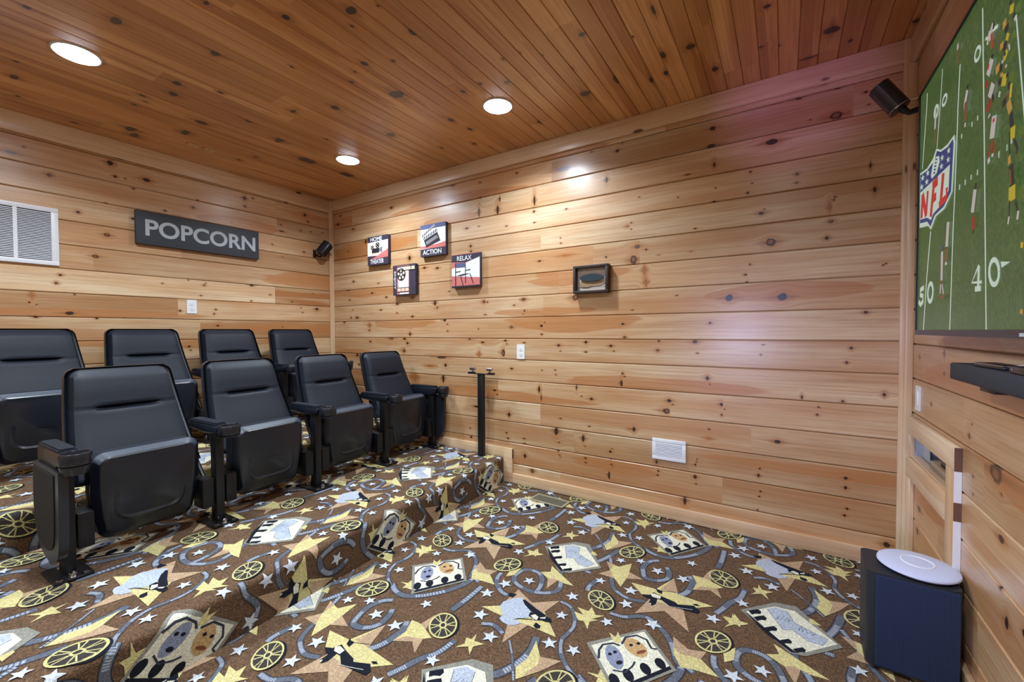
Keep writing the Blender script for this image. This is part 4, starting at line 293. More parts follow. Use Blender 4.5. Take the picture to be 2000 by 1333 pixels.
def text_into(bm, body, fn, x, y, w, h, d0, d1, mi=0, bold=0.0, res=4):
    """letters fitted to a box w x h whose lower left corner is (x,y)"""
    cu = bpy.data.curves.new('t', 'FONT'); cu.body = body; cu.resolution_u = res; cu.offset = bold; cu.extrude = .5
    o = bpy.data.objects.new('t', cu); me = bpy.data.meshes.new_from_object(o)
    xs = [v.co.x for v in me.vertices]; ys = [v.co.y for v in me.vertices]
    sx, sy = w/(max(xs)-min(xs)), h/(max(ys)-min(ys)); x0, y0 = min(xs), min(ys)
    V = [bm.verts.new(fn(x+(v.co.x-x0)*sx, y+(v.co.y-y0)*sy, d1 if v.co.z > 0 else d0)) for v in me.vertices]
    for p in me.polygons:
        try: bm.faces.new([V[i] for i in p.vertices]).material_index = mi
        except ValueError: pass
    bpy.data.objects.remove(o); bpy.data.curves.remove(cu); bpy.data.meshes.remove(me)
def copy_tree(o, parent=None):
    c = o.copy(); COL.objects.link(c); c.parent = parent
    for ch in list(o.children): copy_tree(ch, c)
    return c

# ------------------------------------------------------------------ plank walls
KIND = {'d': 0.0, 'r': .25, 't': .5, 'b': .75, 'p': 1.0}
def planks(name, mat, rows, u0, u1, knots, mapf, nrm, rnd, boards=None, bev=.008, dep=.008, holes=(), lo=1.1, hi=3.2, tone=(.25, .75), heart=.6, per=1, hearts=(), nh=1.2):
    verts, faces, P, KA, KB, KC, TN, KR = [], [], [], [], [], [], [], []
    knots = [(k[0], k[1], k[2]*1.18, k[3]*1.18, k[4]) for k in knots]
    nrm = Vector(nrm); btab = {}
    for ri, (v0, v1) in enumerate(rows):
        bd = (boards or {}).get(ri)
        if bd is None:
            if per > 1 and ri % per and (ri-1) in btab: bd = btab[ri-1]
            else:
                bd = []; a = u0 - rnd.uniform(0, hi)
                while a < u1:
                    b_ = a + rnd.uniform(lo, hi); bd.append((max(a, u0), min(b_, u1), rnd.uniform(*tone), rnd.random(), rnd.random()*heart)); a = b_
                bd = [x for x in bd if x[1] > x[0]]
        btab[ri] = bd
        kn = sorted(k for k in knots if v0 <= k[1] < v1); A, B = kn[0::2], kn[1::2]
        hs = sorted(h for h in hearts if v0 <= h[1] < v1)
        if not hs:
            hs = sorted((rnd.uniform(u0, u1), v0+(v1-v0)*rnd.choice((.1, .25, .75, .9)), rnd.uniform(.25, .8), (v1-v0)*rnd.uniform(.2, .42)) for _ in range(int(nh+rnd.random())))
        cuts = {u0, u1} | {x[0] for x in bd} | {x[1] for x in bd}
        for S in (A, B, hs): cuts |= {(p[0]+q[0])/2 for p, q in zip(S, S[1:])}
        hv = set()
        for h in holes:
            if h[2] < v1 and h[3] > v0:
                cuts |= {h[0], h[1]}; hv |= {x for x in (h[2], h[3]) if v0+bev < x < v1-bev}
        cuts = sorted(c for c in cuts if u0 <= c <= u1)
        gp = bev*.16
        lev = [(v0, -dep*2.2), (v0+gp, -dep*2.2), (v0+gp+.0001, -dep*.7), (v0+bev*.8, 0)] + [(x, 0) for x in sorted(hv)] + [(v1-bev*.8, 0), (v1-gp-.0001, -dep*.7), (v1-gp, -dep*2.2), (v1, -dep*2.2)]
        for a, b_ in zip(cuts, cuts[1:]):
            if b_-a < 1e-5: continue
            um = (a+b_)/2
            t = next((x for x in bd if x[0] <= um <= x[1]), bd[-1])
            ka = min(A, key=lambda k: abs(k[0]-um)) if A else None
            kh = min(hs, key=lambda k: abs(k[0]-um)) if hs else None
            kb = min(B, key=lambda k: abs(k[0]-um)) if B else None
            for (va, da), (vb, db) in zip(lev, lev[1:]):
                vm = (va+vb)/2
                if any(h[0] < um < h[1] and h[2] < vm < h[3] for h in holes): continue
                Q = [(a, va, da), (b_, va, da), (b_, vb, db), (a, vb, db)]
                C = [Vector(mapf(*q)) for q in Q]
                if (C[1]-C[0]).cross(C[2]-C[0]).dot(nrm) < 0: Q.reverse(); C.reverse()
                i = len(verts); verts += C; faces.append((i, i+1, i+2, i+3))
                for q in Q:
                    P += [q[0]+t[3]*50, q[1]+t[3]*7]
                    for K, k in ((KA, ka), (KB, kb)):
                        K += [(q[0]-k[0])/max(k[2], .004), (q[1]-k[1])/max(k[3], .004)] if k else [50, 50]
                    KC += [(q[0]-kh[0])/kh[2], (q[1]-kh[1])/kh[3]] if kh else [50, 50]
                    TN += [t[2], t[3], t[4], 1]
                    KR += [KIND[ka[4]] if ka else 0, (ka[3]*20 if ka else 0), KIND[kb[4]] if kb else 0, (kb[3]*20 if kb else 0)]
    me = bpy.data.meshes.new(name); me.from_pydata(verts, [], faces)
    for nm, dat in (('P', P), ('KA', KA), ('KB', KB), ('KC', KC)):
        me.uv_layers.new(name=nm).data.foreach_set('uv', dat)
    for nm, dat in (('TN', TN), ('KR', KR)):
        me.color_attributes.new(nm, 'FLOAT_COLOR', 'CORNER').data.foreach_set('color', dat)
    me.materials.append(mat)
    return props(link(name, me), kind='structure')
rnd = random.Random(11)
ZS = [.0] + [.153+.1668*k for k in range(15)] + [H]
def zrows(off=0):
    z = [0.0] + [.153+off+.1668*k for k in range(15) if .153+off+.1668*k < H-.01] + [H]
    return list(zip(z, z[1:]))
def board(a, b, t, s, h): return (a, b, t, s, h)
side_rows = zrows()
def brd(*cuts_tones):   # (x_end, tone, heart)
    out = []; a = 0.0
    for xe, t, h in cuts_tones: out.append((a, xe, t, rnd.random(), h)); a = xe
    return out
SB = {8: brd((2.62, .55, .1), (L, .62, .0)), 9: brd((2.75, .5, .1), (L, .74, .0)), 10: brd((3.02, .62, .1), (L, .55, .3)), 11: brd((2.6, .55, .1), (L, .68, .2)),
      12: brd((1.30, .25, .8), (L, .78, .1)), 13: brd((L, .6, .3)), 5: brd((1.95, .4, .5), (L, .6, .1)), 6: brd((L, .5, .3)), 7: brd((L, .62, .1)), 4: brd((2.2, .35, .6), (L, .6, .1))}
planks('wall_rear', M_WALL, side_rows, 0, L, KNOTS['side'], lambda u, v, d: (u, -d, v), (0, -1, 0), rnd, boards=SB, tone=(.2, .85), heart=.5, hearts=[(4.12, 1.425, .44, .048), (2.55, 1.36, .45, .03), (.5, 2.06, .75, .09), (1.22, 1.76, .10, .05)])
BB = {9: [(YF, -.62, .8, .31, .0), (-.62, 0, .3, .62, .9)], 10: [(YF, -1.9, .55, .2, .1), (-1.9, 0, .38, .71, .4)]}
planks('wall_left', M_WALL, side_rows, YF, 0, KNOTS['back'], lambda u, v, d: (d, u, v), (1, 0, 0), rnd, boards=BB, tone=(.2, .8), heart=.5, hearts=[(-.10, 1.742, .56, .085), (-.3, 1.25, .6, .05), (-1.9, 1.35, .7, .03)])
ALC = (-.645, -.10, .600, .712)          # slot cut into the screen wall (y0,y1,z0,z1)
planks('wall_right', M_WALL, zrows(-.012), YF, 0, KNOTS['scr'], lambda u, v, d: (L-d, u, v), (-1, 0, 0), rnd, holes=[ALC], tone=(.2, .75), lo=.7, hi=2.2, heart=.6)
planks('wall_front', M_WALL, side_rows, 0, L, [(rnd.uniform(0, L), rnd.uniform(.1, 2.5), .012, .009, 'd') for _ in range(90)], lambda u, v, d: (u, YF+d, v), (0, 1, 0), rnd)
c0 = 3.009 - 36*.0855
crow = [(c0+.0855*k, c0+.0855*(k+1)) for k in range(0, 56) if c0+.0855*(k+1) > 0 and c0+.0855*k < L]
crow = [(max(a, 0), min(b, L)) for a, b in crow]
kc = [(k[1], k[0], k[3], k[2], k[4]) for k in KNOTS['ceil']]
kc += [(rnd.uniform(-4.3, -2.3), rnd.uniform(.1, 4.6), .012, .008, 'd') for _ in range(40)]
planks('ceiling', M_CEIL, crow, YF, 0, kc, lambda u, v, d: (v, u, H-d), (0, 0, -1), rnd, bev=.0045, dep=.004, per=2, tone=(.25, .75), heart=.5)

# ------------------------------------------------------------------ trim boards
def trim(name, lo, hi, ax, bev=.004):
    bm = bmesh.new(); box(bm, lo, hi, bev); return props(obj(name, bm, M_TRIM[ax], smooth=True), kind='structure')
trim('trim_1', (0.038, -.020, 2.519), (4.640, .0, H), 'x')                # crown, rear wall
trim('trim_2', (.0, YF, 2.50), (.020, -.040, H), 'y')                     # crown, left wall
trim('trim_3', (L-.020, YF, 2.495), (L, -.030, H), 'y')                   # crown, right wall
bm = bmesh.new(); box(bm, (.0, -.040, .39), (.024, -.0, H), .006); box(bm, (.0, -.022, .39), (.040, .0, H), .006)
props(obj('trim_4', bm, M_TRIM['z'], smooth=True), kind='structure')      # corner post
bm = bmesh.new(); box(bm, (4.638, -.022, 0), (L, .0, H), .003); box(bm, (L-.030, -.050, .0), (L, -.018, 2.495), .003)
props(obj('trim_5', bm, M_TRIM['z'], smooth=True), kind='structure')
trim('baseboard_rear', (2.345, -.020, .0), (4.638, .0, .080), 'x')
bm = bmesh.new(); box(bm, (1.17, -.022, .19), (2.345, .0, .275), .004); box(bm, (2.262, -.0225, .0), (2.345, .0, .2745), .004); box(bm, (.04, -.022, .39), (1.17, 0, .475), .004)
props(obj('baseboard_steps', bm, M_TRIM['x'], smooth=True), kind='structure')
trim('baseboard_front', (0.0, YF, .0), (L, YF+.020, .080), 'x')
trim('baseboard_right', (L-.02, YF+.02, .0), (L, -.76, .080), 'y')
# ------------------------------------------------------------------ carpet: woven film-theme pattern laid flat, folded over the risers
def carpet_mat(name, col, var=.34):
    N = NT(name); b = N.b; g = N.n('ShaderNodeNewGeometry').outputs['Position']
    a = N.noise(g, 150, 3, .8); a2 = N.noise(g, 620, 1, .5); big = N.noise(g, 7, 3)
    base = s2l(col); k = N.math('ADD', N.math('MULTIPLY', N.step(a, .36, .64), .7), N.math('MULTIPLY', a2, .3))
    c = N.mix(k, tuple(v*(1-var) for v in base)+(1,), tuple(min(1, v*(1+var*1.05)) for v in base)+(1,))
    c = N.mix(N.math('MULTIPLY', N.step(big, .45, .7), .12), c, tuple(v*.6 for v in base)+(1,))
    N.l(c, b.inputs['Base Color']); b.inputs['Roughness'].default_value = .95; b.inputs['Specular IOR Level'].default_value = .15
    bp = N.n('ShaderNodeBump'); bp.inputs['Strength'].default_value = .7; bp.inputs['Distance'].default_value = .004
    N.l(k, bp.inputs['Height']); N.l(bp.outputs[0], b.inputs['Normal'])
    return N.m
CC = {'base': (100, 78, 60), 'E': (50, 52, 62), 'G': (96, 102, 114), 'g': (160, 168, 184), 'Y': (204, 194, 138), 'T': (178, 152, 124), 'K': (138, 138, 130), 'W': (222, 222, 204),
      'N': (26, 30, 42), 'L': (176, 186, 204), 'B': (134, 142, 168), 'O': (190, 158, 114), 'R': (124, 76, 54), 'D': (54, 58, 72), 'S': (200, 210, 222), 'Q': (62, 58, 56), 'C': (204, 198, 140)}
CK = list(CC); CM = [carpet_mat('carpet_'+{'base': 'brown', 'E': 'slate_edge', 'G': 'slate', 'g': 'silver', 'Y': 'yellow', 'T': 'tan', 'K': 'grey_border', 'W': 'ivory', 'N': 'navy', 'L': 'pale_blue', 'B': 'blue_grey', 'O': 'amber', 'R': 'russet', 'D': 'ink', 'S': 'star_white', 'Q': 'olive', 'C': 'cream'}[k], CC[k], .64 if k == 'base' else .34) for k in CK]
SK = .04
O_, E1, E2 = Vector((2.455, -.02)), Vector((.974, -.022)), Vector((.041, -1.003))
def smooth_line(P, n=4):
    P = [Vector(p) for p in P]
    if len(P) < 3: return P
    out = []
    for i in range(len(P)-1):
        a, b, c, d = P[max(i-1, 0)], P[i], P[i+1], P[min(i+2, len(P)-1)]
        for k in range(n):
            t = k/n; out.append(.5*((2*b)+(c-a)*t+(2*a-5*b+4*c-d)*t*t+(3*b-a-3*c+d)*t**3))
    return out + [P[-1]]
def tile_shapes():
    """list of (colour, [polygons]) in floor metres for the tile at (0,0)"""
    out = []; F = lambda p: O_ + E1*p[0] + E2*p[1]; r_ = random.Random(5)
    def strip(col, P, w):
        a, b = strip_poly([(p.x, p.y) for p in P], w)
        out.append((col, [[a[i], a[i+1], b[i+1], b[i]] for i in range(len(a)-1)]))
    for s in CARPET:
        if s[0] == 'p':
            pts = [F(p) for p in s[2]]
            out.append((s[1], [[pts[i] for i in t] for t in tessellate_polygon([[Vector((p.x, p.y, 0)) for p in pts]])]))
        elif s[0] == 'l':
            P = [F(p) for p in s[2]]; w_ = s[3]*(1.45 if s[1] == 'G' else 1)
            if s[1] == 'G':
                P = smooth_line(P)
                strip('E', P, w_*1.18); strip('G', P, w_*.92)
                a, b = strip_poly([(p.x, p.y) for p in P], w_*.62)       # silver highlight patches with film-strip notches
                polys = []
                for i in range(len(a)-1):
                    if (i//5) % 2 == 0:
                        for q0, q1 in ((.05, .38), (.55, .88)):
                            polys.append([a[i].lerp(a[i+1], q0), a[i].lerp(a[i+1], q1), b[i].lerp(b[i+1], q1), b[i].lerp(b[i+1], q0)])
                out.append(('g', polys))
            else: strip(s[1], P, w_)
        elif s[0] == 'r':
            c = F(s[2]); v1, v2 = Vector(s[3][0]), Vector(s[3][1]); n = 28
            pt = lambda r, t, o=Vector((0, 0)): c + o + v1*(r*math.cos(t)) + v2*(r*math.sin(t))
            for col, r, o in (('N', 1.03, Vector((.007, .006))), ('Q', .96, Vector((0, 0)))):
                out.append((col, [[c+o, pt(r, 2*math.pi*k/n, o), pt(r, 2*math.pi*(k+1)/n, o)] for k in range(n)]))
            P = []
            for ra, rb in ((.90, 1.02), (.16, .28)):
                P += [[pt(ra, 2*math.pi*k/n), pt(rb, 2*math.pi*k/n), pt(rb, 2*math.pi*(k+1)/n), pt(ra, 2*math.pi*(k+1)/n)] for k in range(n)]
            for k in range(6):
                for dt in (-.17, .17):
                    t0 = k*math.pi/3; P.append([pt(.26, t0+dt*.4-.13), pt(.26, t0+dt*.4+.13), pt(.92, t0+dt+.035), pt(.92, t0+dt-.035)])
            out.append(('C', P))
        else:
            for q in s[2]:
                c = F(q); a0 = r_.random()*6.28; R_ = r_.uniform(.028, .036)
                P = [c + Vector((math.cos(a0+k*math.pi/5), math.sin(a0+k*math.pi/5)))*(R_ if k % 2 == 0 else R_*.42) for k in range(10)]
                out.append(('S', [[c, P[2*k-1], P[2*k], P[(2*k+1) % 10]] for k in range(5)]))
    return out
TILE = tile_shapes()
def carpet_sheet(name, shift, xr, yr, cuts, fold, xr_real=None):
    """flat sheet in (u,y), u along the walk direction (de-skewed), cut at fold lines, then folded"""
    bm = bmesh.new()
    lay = bm.verts.layers.float.new('lay')
    def add(col, poly, d):
        vs = []
        for p in poly:
            v = bm.verts.new((p.x + SK*p.y + shift[0], p.y + shift[1], 0)); v[lay] = d; vs.append(v)
        try: bm.faces.new(vs).material_index = CK.index(col)
        except ValueError: pass
    b = [bm.verts.new(c) for c in ((xr[0], yr[0], 0), (xr[1], yr[0], 0), (xr[1], yr[1], 0), (xr[0], yr[1], 0))]; bm.faces.new(b)
    for i in range(-5, 4):
        for j in range(-1, 4):
            T = E1*i + E2*j
            cx = (O_+T+E1*.5+E2*.5); ux = cx.x + SK*cx.y + shift[0]
            if ux < xr[0]-.95 or ux > xr[1]+.95: continue
            for n, (col, polys) in enumerate(TILE):
                for pl in polys: add(col, [p+T for p in pl], .0002+n*.00003)
    def cut(co, no, clear):
        g = bm.verts[:]+bm.edges[:]+bm.faces[:]
        bmesh.ops.bisect_plane(bm, geom=g, plane_co=co, plane_no=no, clear_outer=clear, dist=1e-6)
    cut((xr[1], 0, 0), (1, 0, 0), True); cut((xr[0], 0, 0), (-1, 0, 0), True)
    cut((0, yr[1], 0), (0, 1, 0), True); cut((0, yr[0], 0), (0, -1, 0), True)
    if xr_real: cut((xr_real, 0, 0), (1, -SK, 0), True)      # straight room wall in skewed coordinates
    for u in cuts: cut((u, 0, 0), (1, 0, 0), False)
    for v in bm.verts:
        x, z, nx, nz = fold(v.co.x); d = v[lay]
        v.co = (x + nx*d - SK*v.co.y, v.co.y, z + nz*d)
    me = bpy.data.meshes.new(name); 
    for f in bm.faces:
        f.normal_update()
        if f.normal.z < -1e-4 or (abs(f.normal.z) < 1e-3 and f.normal.x < 0): f.normal_flip()
    bm.to_mesh(me); bm.free()
    for m in CM: me.materials.append(m)
    return props(link(name, me), kind='structure')
B0 = .0042      # pile height: bottom of the sheet lies this far under the walking surface
def fold_flat(h): return lambda u: (u, h-B0, 0, 1)
def fold_step(xn, h, r=.024):
    u0 = xn-r; ua = u0+math.pi*r/2
    def f(u):
        if u <= u0: return (u, h-B0, 0, 1)
        if u <= ua:
            t = (u-u0)/r; return (xn-r+r*math.sin(t), h-B0-r+r*math.cos(t), math.sin(t), math.cos(t))
        return (xn, h-B0-r-(u-ua), 1, 0)
    return f, [u0+math.pi*r/2*k/5 for k in range(6)], ua+.2-r-.001
carpet_sheet('floor', (0, 0), (2.258, L+.12), (YF, -.001), [], fold_flat(0), xr_real=L)
f1, c1, ue1 = fold_step(2.262, .2)
carpet_sheet('floor_step', (-1.26, .09), (1.12, ue1), (YF, -.001), c1, f1)
f2, c2_, ue2 = fold_step(1.130, .4)
carpet_sheet('floor_riser', (-1.30, .09), (-.2, ue2), (YF, -.001), c2_, f2)

# ------------------------------------------------------------------ theatre seats
def back_mesh(shell):
    """local: x forward, y across, z up from platform; grid cushion with a pressed seam"""
    bm = bmesh.new(); nz, ny = 56, 26; z0, z1 = .33, .836
    def half(z):
        t = (z-z0)/(z1-z0); w_ = .248 - .048*t**1.15
        top = max(0, (z-(z1-.035))/.035); return w_ - .030*(1-math.sqrt(max(0, 1-top*top)))
    def xb(z): t = (z-z0)/(z1-z0); return -.125 - .225*t - .02*math.sin(t*3.14)
    g = []
    for i in range(nz+1):
        z = z0+(z1-z0)*i/nz; h_ = half(z); row = []
        for j in range(ny+1):
            s = -1+2*j/ny
            if shell:
                x = xb(z) - .022*(1-abs(s)**3)*1.2 - .012; yy = s*(h_+.006)
                row.append(bm.verts.new((x, yy, z + .004*(i == nz))))
            else:
                edge = (1-abs(s)**12)**.5 if abs(s) < 1 else 0
                endz = min(1, (z1-z)/.045+.12)**.5*min(1, (z-z0)/.03+.2)**.5
                seam = math.exp(-((z-.652)/.009)**2)*max(0, 1-abs(s/.60)**6)*.030 + math.exp(-((z-.652)/.005)**2)*.005
                bul = .050 + .008*math.exp(-((z-.74)/.07)**2) + .010*math.exp(-((z-.50)/.12)**2)*(1-s*s)
                row.append(bm.verts.new((xb(z) + bul*edge*endz - seam + .002, s*(h_-.006), z-.004)))
        g.append(row)
    for i in range(nz):
        for j in range(ny): bm.faces.new((g[i][j], g[i][j+1], g[i+1][j+1], g[i+1][j]))
    # rear face / rim
    rim = [r[0] for r in g] + g[-1][1:] + [r[-1] for r in g[::-1]][1:] + g[0][::-1][1:-1]
    off = [bm.verts.new((v.co.x + (.030 if shell else -.012), v.co.y, v.co.z)) for v in rim]
    n = len(rim)
    for k in range(n): bm.faces.new((rim[k], rim[(k+1) % n], off[(k+1) % n], off[k]))
    if not shell: bm.faces.new(off)
    return bm
def seat_profile():
    P = []; hw, z0, z1 = .205, .085, .478
    for k in range(9): a = math.radians(90*k/8); P.append((hw-.052+.052*math.sin(a) - 0, z1-.052+.052*math.cos(a)))
    P += [(hw+.002, .30), (hw-.012, .18)]
    for k in range(7): a = math.radians(90*k/6); P.append((hw-.022-.05+.05*math.cos(a), z0+.05-.05*math.sin(a)))
    return P + [(-y, z) for y, z in P[::-1]]
def slab(bm, prof, xs, mi=0):
    """xs: list of (x, inset) cross sections from back to front, closed at both ends"""
    c = (0, sum(p[1] for p in prof)/len(prof)); rings = []
    for x, ins in xs:
        ring = []
        for y, z in prof:
            d = Vector((y-c[0], z-c[1])); k = max(0, 1-ins/d.length)
            zz = c[1]+d.y*k; ring.append(bm.verts.new((x + .05*(zz-.3), c[0]+d.x*k, zz)))
        rings.append(ring)
    n = len(prof)
    for a, b in zip(rings, rings[1:]):
        for k in range(n): bm.faces.new((a[k], a[(k+1) % n], b[(k+1) % n], b[k])).material_index = mi
    bm.faces.new(rings[0][::-1]).material_index = mi; bm.faces.new(rings[-1]).material_index = mi
def make_seat():
    t = thing('theater_seat', 'x', 'theater seat')
    obj('backrest_shell', back_mesh(True), M_SHELL, t, True)
    obj('backrest_cushion', back_mesh(False), M_LEA, t, True)
    P = seat_profile()
    bm = bmesh.new(); slab(bm, P, [(-.118, .03), (-.108, .010), (-.09, .002), (-.05, .0), (-.034, .003), (-.030, .010)]); obj('seat_cushion', bm, M_LEA, t, True)
    bm = bmesh.new(); slab(bm, P, [(-.034, .006), (-.032, .000), (-.024, .0), (-.0235, .0006), (.0025, .0245), (.003, .025), (.0085, .034)])
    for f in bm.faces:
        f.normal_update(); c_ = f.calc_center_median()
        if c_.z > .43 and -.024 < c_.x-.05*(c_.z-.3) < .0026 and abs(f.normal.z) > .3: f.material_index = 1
    # raised U-shaped rib and pressed emblem on the underside panel
    def on(y, z, d): return (.0085 + .05*(z-.3) + d, y, z)
    U = [(-.125, .30), (-.127, .24), (-.120, .195), (-.095, .170), (-.05, .163), (.05, .163), (.095, .170), (.120, .195), (.127, .24), (.125, .30)]
    U = [(p.x, p.y) for p in smooth_line(U, 3)]
    a, b = strip_poly(U, .026); m = [Vector(u) for u in U]; k = len(U)-1
    rows = [[bm.verts.new(on(p.x, p.y, -.001)) for p in a], [bm.verts.new(on(p.x, p.y, .006*min(1, .15+i/4, .15+(k-i)/4))) for i, p in enumerate(m)], [bm.verts.new(on(p.x, p.y, -.001)) for p in b]]
    for r0, r1 in zip(rows, rows[1:]):
        for i in range(k): bm.faces.new((r0[i], r0[i+1], r1[i+1], r1[i]))
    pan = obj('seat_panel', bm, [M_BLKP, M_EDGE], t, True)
    bm = bmesh.new()
    prism(bm, rrect(-.036, .036, .268, .312, .005), on, -.002, .0012)
    prism(bm, [(-.016, .288), (0, .302), (.016, .288), (.010, .286), (0, .295), (-.010, .286)], on, .001, .0026); box(bm, (.0, -.028, .2775), (.0105, .028, .2805))
    obj('emblem', bm, M_BLKP, pan, True)
    for s in (-1, 1):
        bm = bmesh.new()
        y0, y1 = sorted((s*.205, s*.258)); box(bm, (-.08, y0, .095), (.022, y1, .245), .003)
        if s < 0: box(bm, (.022, -.252, .118), (.026, -.246, .124))
        cyl(bm, (.020, s*.232, .120), (.0245, s*.232, .120), .005, seg=10)
        obj('hinge_bracket', bm, M_METAL, t, True)
        bm = bmesh.new(); y0, y1 = sorted((s*.19, s*.212)); box(bm, (-.16, y0, .20), (-.07, y1, .24), .004); obj('pivot_arm', bm, M_METAL, t, True)
        bm = bmesh.new(); tube(bm, [(-.15, s*.236, .36), (-.12, s*.245, .30), (-.07, s*.250, .235)], .011, 8); obj('back_bracket', bm, M_METAL, t, True)
    return t
def arm_profile(y0w):   # plan outline (x,y) of the armrest, widening to the cup holder
    return None
def make_stand(end=0):
    t = thing('armrest_stand', 'x', 'armrest')
    bm = bmesh.new(); box(bm, (-.028, -.020, .008), (.030, .020, .482), .003)
    obj('post', bm, M_METAL, t, True)
    bm = bmesh.new(); box(bm, (-.10, -.060, 0), (.088, .060, .008), .002); bp = obj('base_plate', bm, M_METAL, t, True)
    for bx in (.064, -.070):
        bm = bmesh.new(); lathe(bm, [(.020, .008), (.020, .011), (.013, .013), (.013, .024), (.006, .030), (.0001, .031)], (bx, 0, 0), 16); obj('anchor_bolt', bm, M_CHR, bp, True)
    for s in (-1, 1):
        bm = bmesh.new(); y0, y1 = sorted((s*.030, s*.050)); box(bm, (.056, y0, .008), (.076, y1, .014), .002); obj('washer_clip', bm, M_CHR, bp, True)
    # arm body: side outline lofted
    bm = bmesh.new(); lw = -.030 if end else 0; secs = [(-.255, .488+lw, .512, .026), (-.240, .482+lw, .522, .030), (-.10, .474+lw, .523, .032), (.02, .478+lw, .523, .034), (.075, .486, .520, .036)]
    rings = []
    for x, za, zb, hw in secs:
        P = rrect(-hw, hw, za, zb, .012, 3); rings.append([bm.verts.new((x, y, z)) for y, z in P])
    n = len(rings[0])
    for a, b in zip(rings, rings[1:]):
        for k in range(n): bm.faces.new((a[k], a[(k+1) % n], b[(k+1) % n], b[k]))
    bm.faces.new(rings[0][::-1]); bm.faces.new(rings[-1])
    arm = obj('armrest', bm, M_BLKP, t, True)
    bm = bmesh.new()
    def pad(a, b, d): return (a, b, d)
    prism(bm, rrect(-.235, .050, -.030, .030, .014), pad, .521, .530); prism(bm, rrect(-.229, .044, -.024, .024, .012), pad, .530, .536)
    obj('arm_pad', bm, M_LEA, arm, True)
    bm = bmesh.new(); c = (.128, 0, 0)
    lathe(bm, [(.036, .482), (.047, .484), (.050, .489), (.051, .529), (.049, .532), (.044, .532), (.042, .528), (.041, .492), (.0001, .490)], c, 32)
    lathe(bm, ([(.036, .445)] if end else [(.034, .470)]) + [(.047, .474), (.048, .480)], c, 32); obj('cup_holder', bm, M_BLKP, t, True)
    if end:
        s = end      # outside direction
        bm = bmesh.new(); out = [(-.225, .455), (-.235, .30), (-.215, .19), (-.150, .105), (-.05, .070), (.03, .075), (.085, .105), (.108, .17), (.118, .30), (.120, .455)]
        out = [(p.x, p.y) for p in smooth_line(out, 3)]
        fn = lambda a, b, d: (a, s*d, b)
        prism(bm, out, fn, .018, .048); pn = obj('end_panel', bm, M_SHELL, t, True)
        c = Vector((-.06, .27)); inn = [(c.x+(a-c.x)*.80-.012, c.y+(b-c.y)*.84+.015) for a, b in out]
        bm = bmesh.new(); prism(bm, inn, fn, .044, .0515); obj('fabric_inset', bm, M_PAD, pn, True)
    return t
def row_pt(x0, y): return (x0 - SK*y, y)
seat0 = make_seat(); stand0 = make_stand(); standL = make_stand(-1); standR = make_stand(1); used = set()
def put(src, loc, rz, label, group):
    o = src if src.name not in used else copy_tree(src)
    used.add(src.name); o.location = loc; o.rotation_euler = (0, 0, rz); o['label'] = label; o['group'] = group
    return o
ANG = -SK*-1
FR = [-2.365, -1.795, -1.217, -.638, -.088]; RR = [-3.10, -2.53, -1.965, -1.40, -.84, -.285]
fl = ['black folding theater seat in the front row, nearest, below the square vent', 'black folding theater seat in the front row, second from its open left end', 'black folding theater seat in the front row, second from the wooden side wall', 'black folding theater seat in the front row, next to the wooden side wall']
rl_ = ['black folding theater seat in the rear row at the left picture edge', 'black folding theater seat in the rear row below the left half of the popcorn sign', 'black folding theater seat in the rear row below the N of the popcorn sign', 'black folding theater seat in the rear row in the room corner']
for i in range(4):
    yc = (FR[i]+FR[i+1])/2; x, y = row_pt(1.545, yc)
    put(seat0, (x, y, .2), ANG, fl[i], 'theater seats on the two risers')
sl = ['black cup holder armrest with closed side panel at the open end of the front row', 'black cup holder armrest between the nearest two front row seats', 'black cup holder armrest in the middle of the front row', 'black cup holder armrest between the front row seats closest to the side wall', 'black cup holder armrest with closed panel against the wooden side wall, front row']
for i, y in enumerate(FR):
    x, y = row_pt(1.545, y)
    put(standL if i == 0 else standR if i == 4 else stand0, (x, y, .2), ANG, sl[i], 'armrests of the theater rows')
rs = ['black cup holder armrest beyond the left picture edge in the rear row', 'black cup holder armrest behind the nearest front row seat, rear row', 'black cup holder armrest in the middle of the rear row', 'black cup holder armrest between the two rear row seats nearest the corner', 'black cup holder armrest at the corner end of the rear row']
for i, y in enumerate(RR[1:]):
    x, y = row_pt(.50, y)
    put(standR if i == 4 else stand0, (x, y, .4), ANG, rs[i], 'armrests of the theater rows')
for i in range(4):
    yc = (RR[i+1]+RR[i+2])/2; x, y = row_pt(.50, yc)
    put(seat0, (x, y, .4), ANG, rl_[i], 'theater seats on the two risers')
# ------------------------------------------------------------------ things on the rear wall (plane y=0)
RW = lambda a, b, d: (a, -d, b)          # artwork on rear wall: a = x, b = z, d = distance out
LW = lambda a, b, d: (d, a, b)           # left wall: a = y
SWl = lambda a, b, d: (L-d, -a, b)       # right wall seen from the room: a = -y
C_IV = simple('canvas_white', (226, 232, 240), .8, noise=.06, nscale=150); C_NV = simple('canvas_navy', (52, 44, 62), .8, noise=.2, nscale=90)
C_RD = simple('canvas_red', (196, 110, 108), .8, noise=.12, nscale=60); C_BK = simple('canvas_black', (32, 28, 34), .8, noise=.2, nscale=90)
C_BL = simple('canvas_blue', (84, 92, 132), .8, noise=.15, nscale=60); C_TN = simple('canvas_cream', (220, 200, 172), .8, noise=.08, nscale=90); C_GR = simple('canvas_grey', (128, 124, 134), .8, noise=.12, nscale=90)
CMAT = [C_NV, C_IV, C_RD, C_BK, C_BL, C_TN, C_GR]
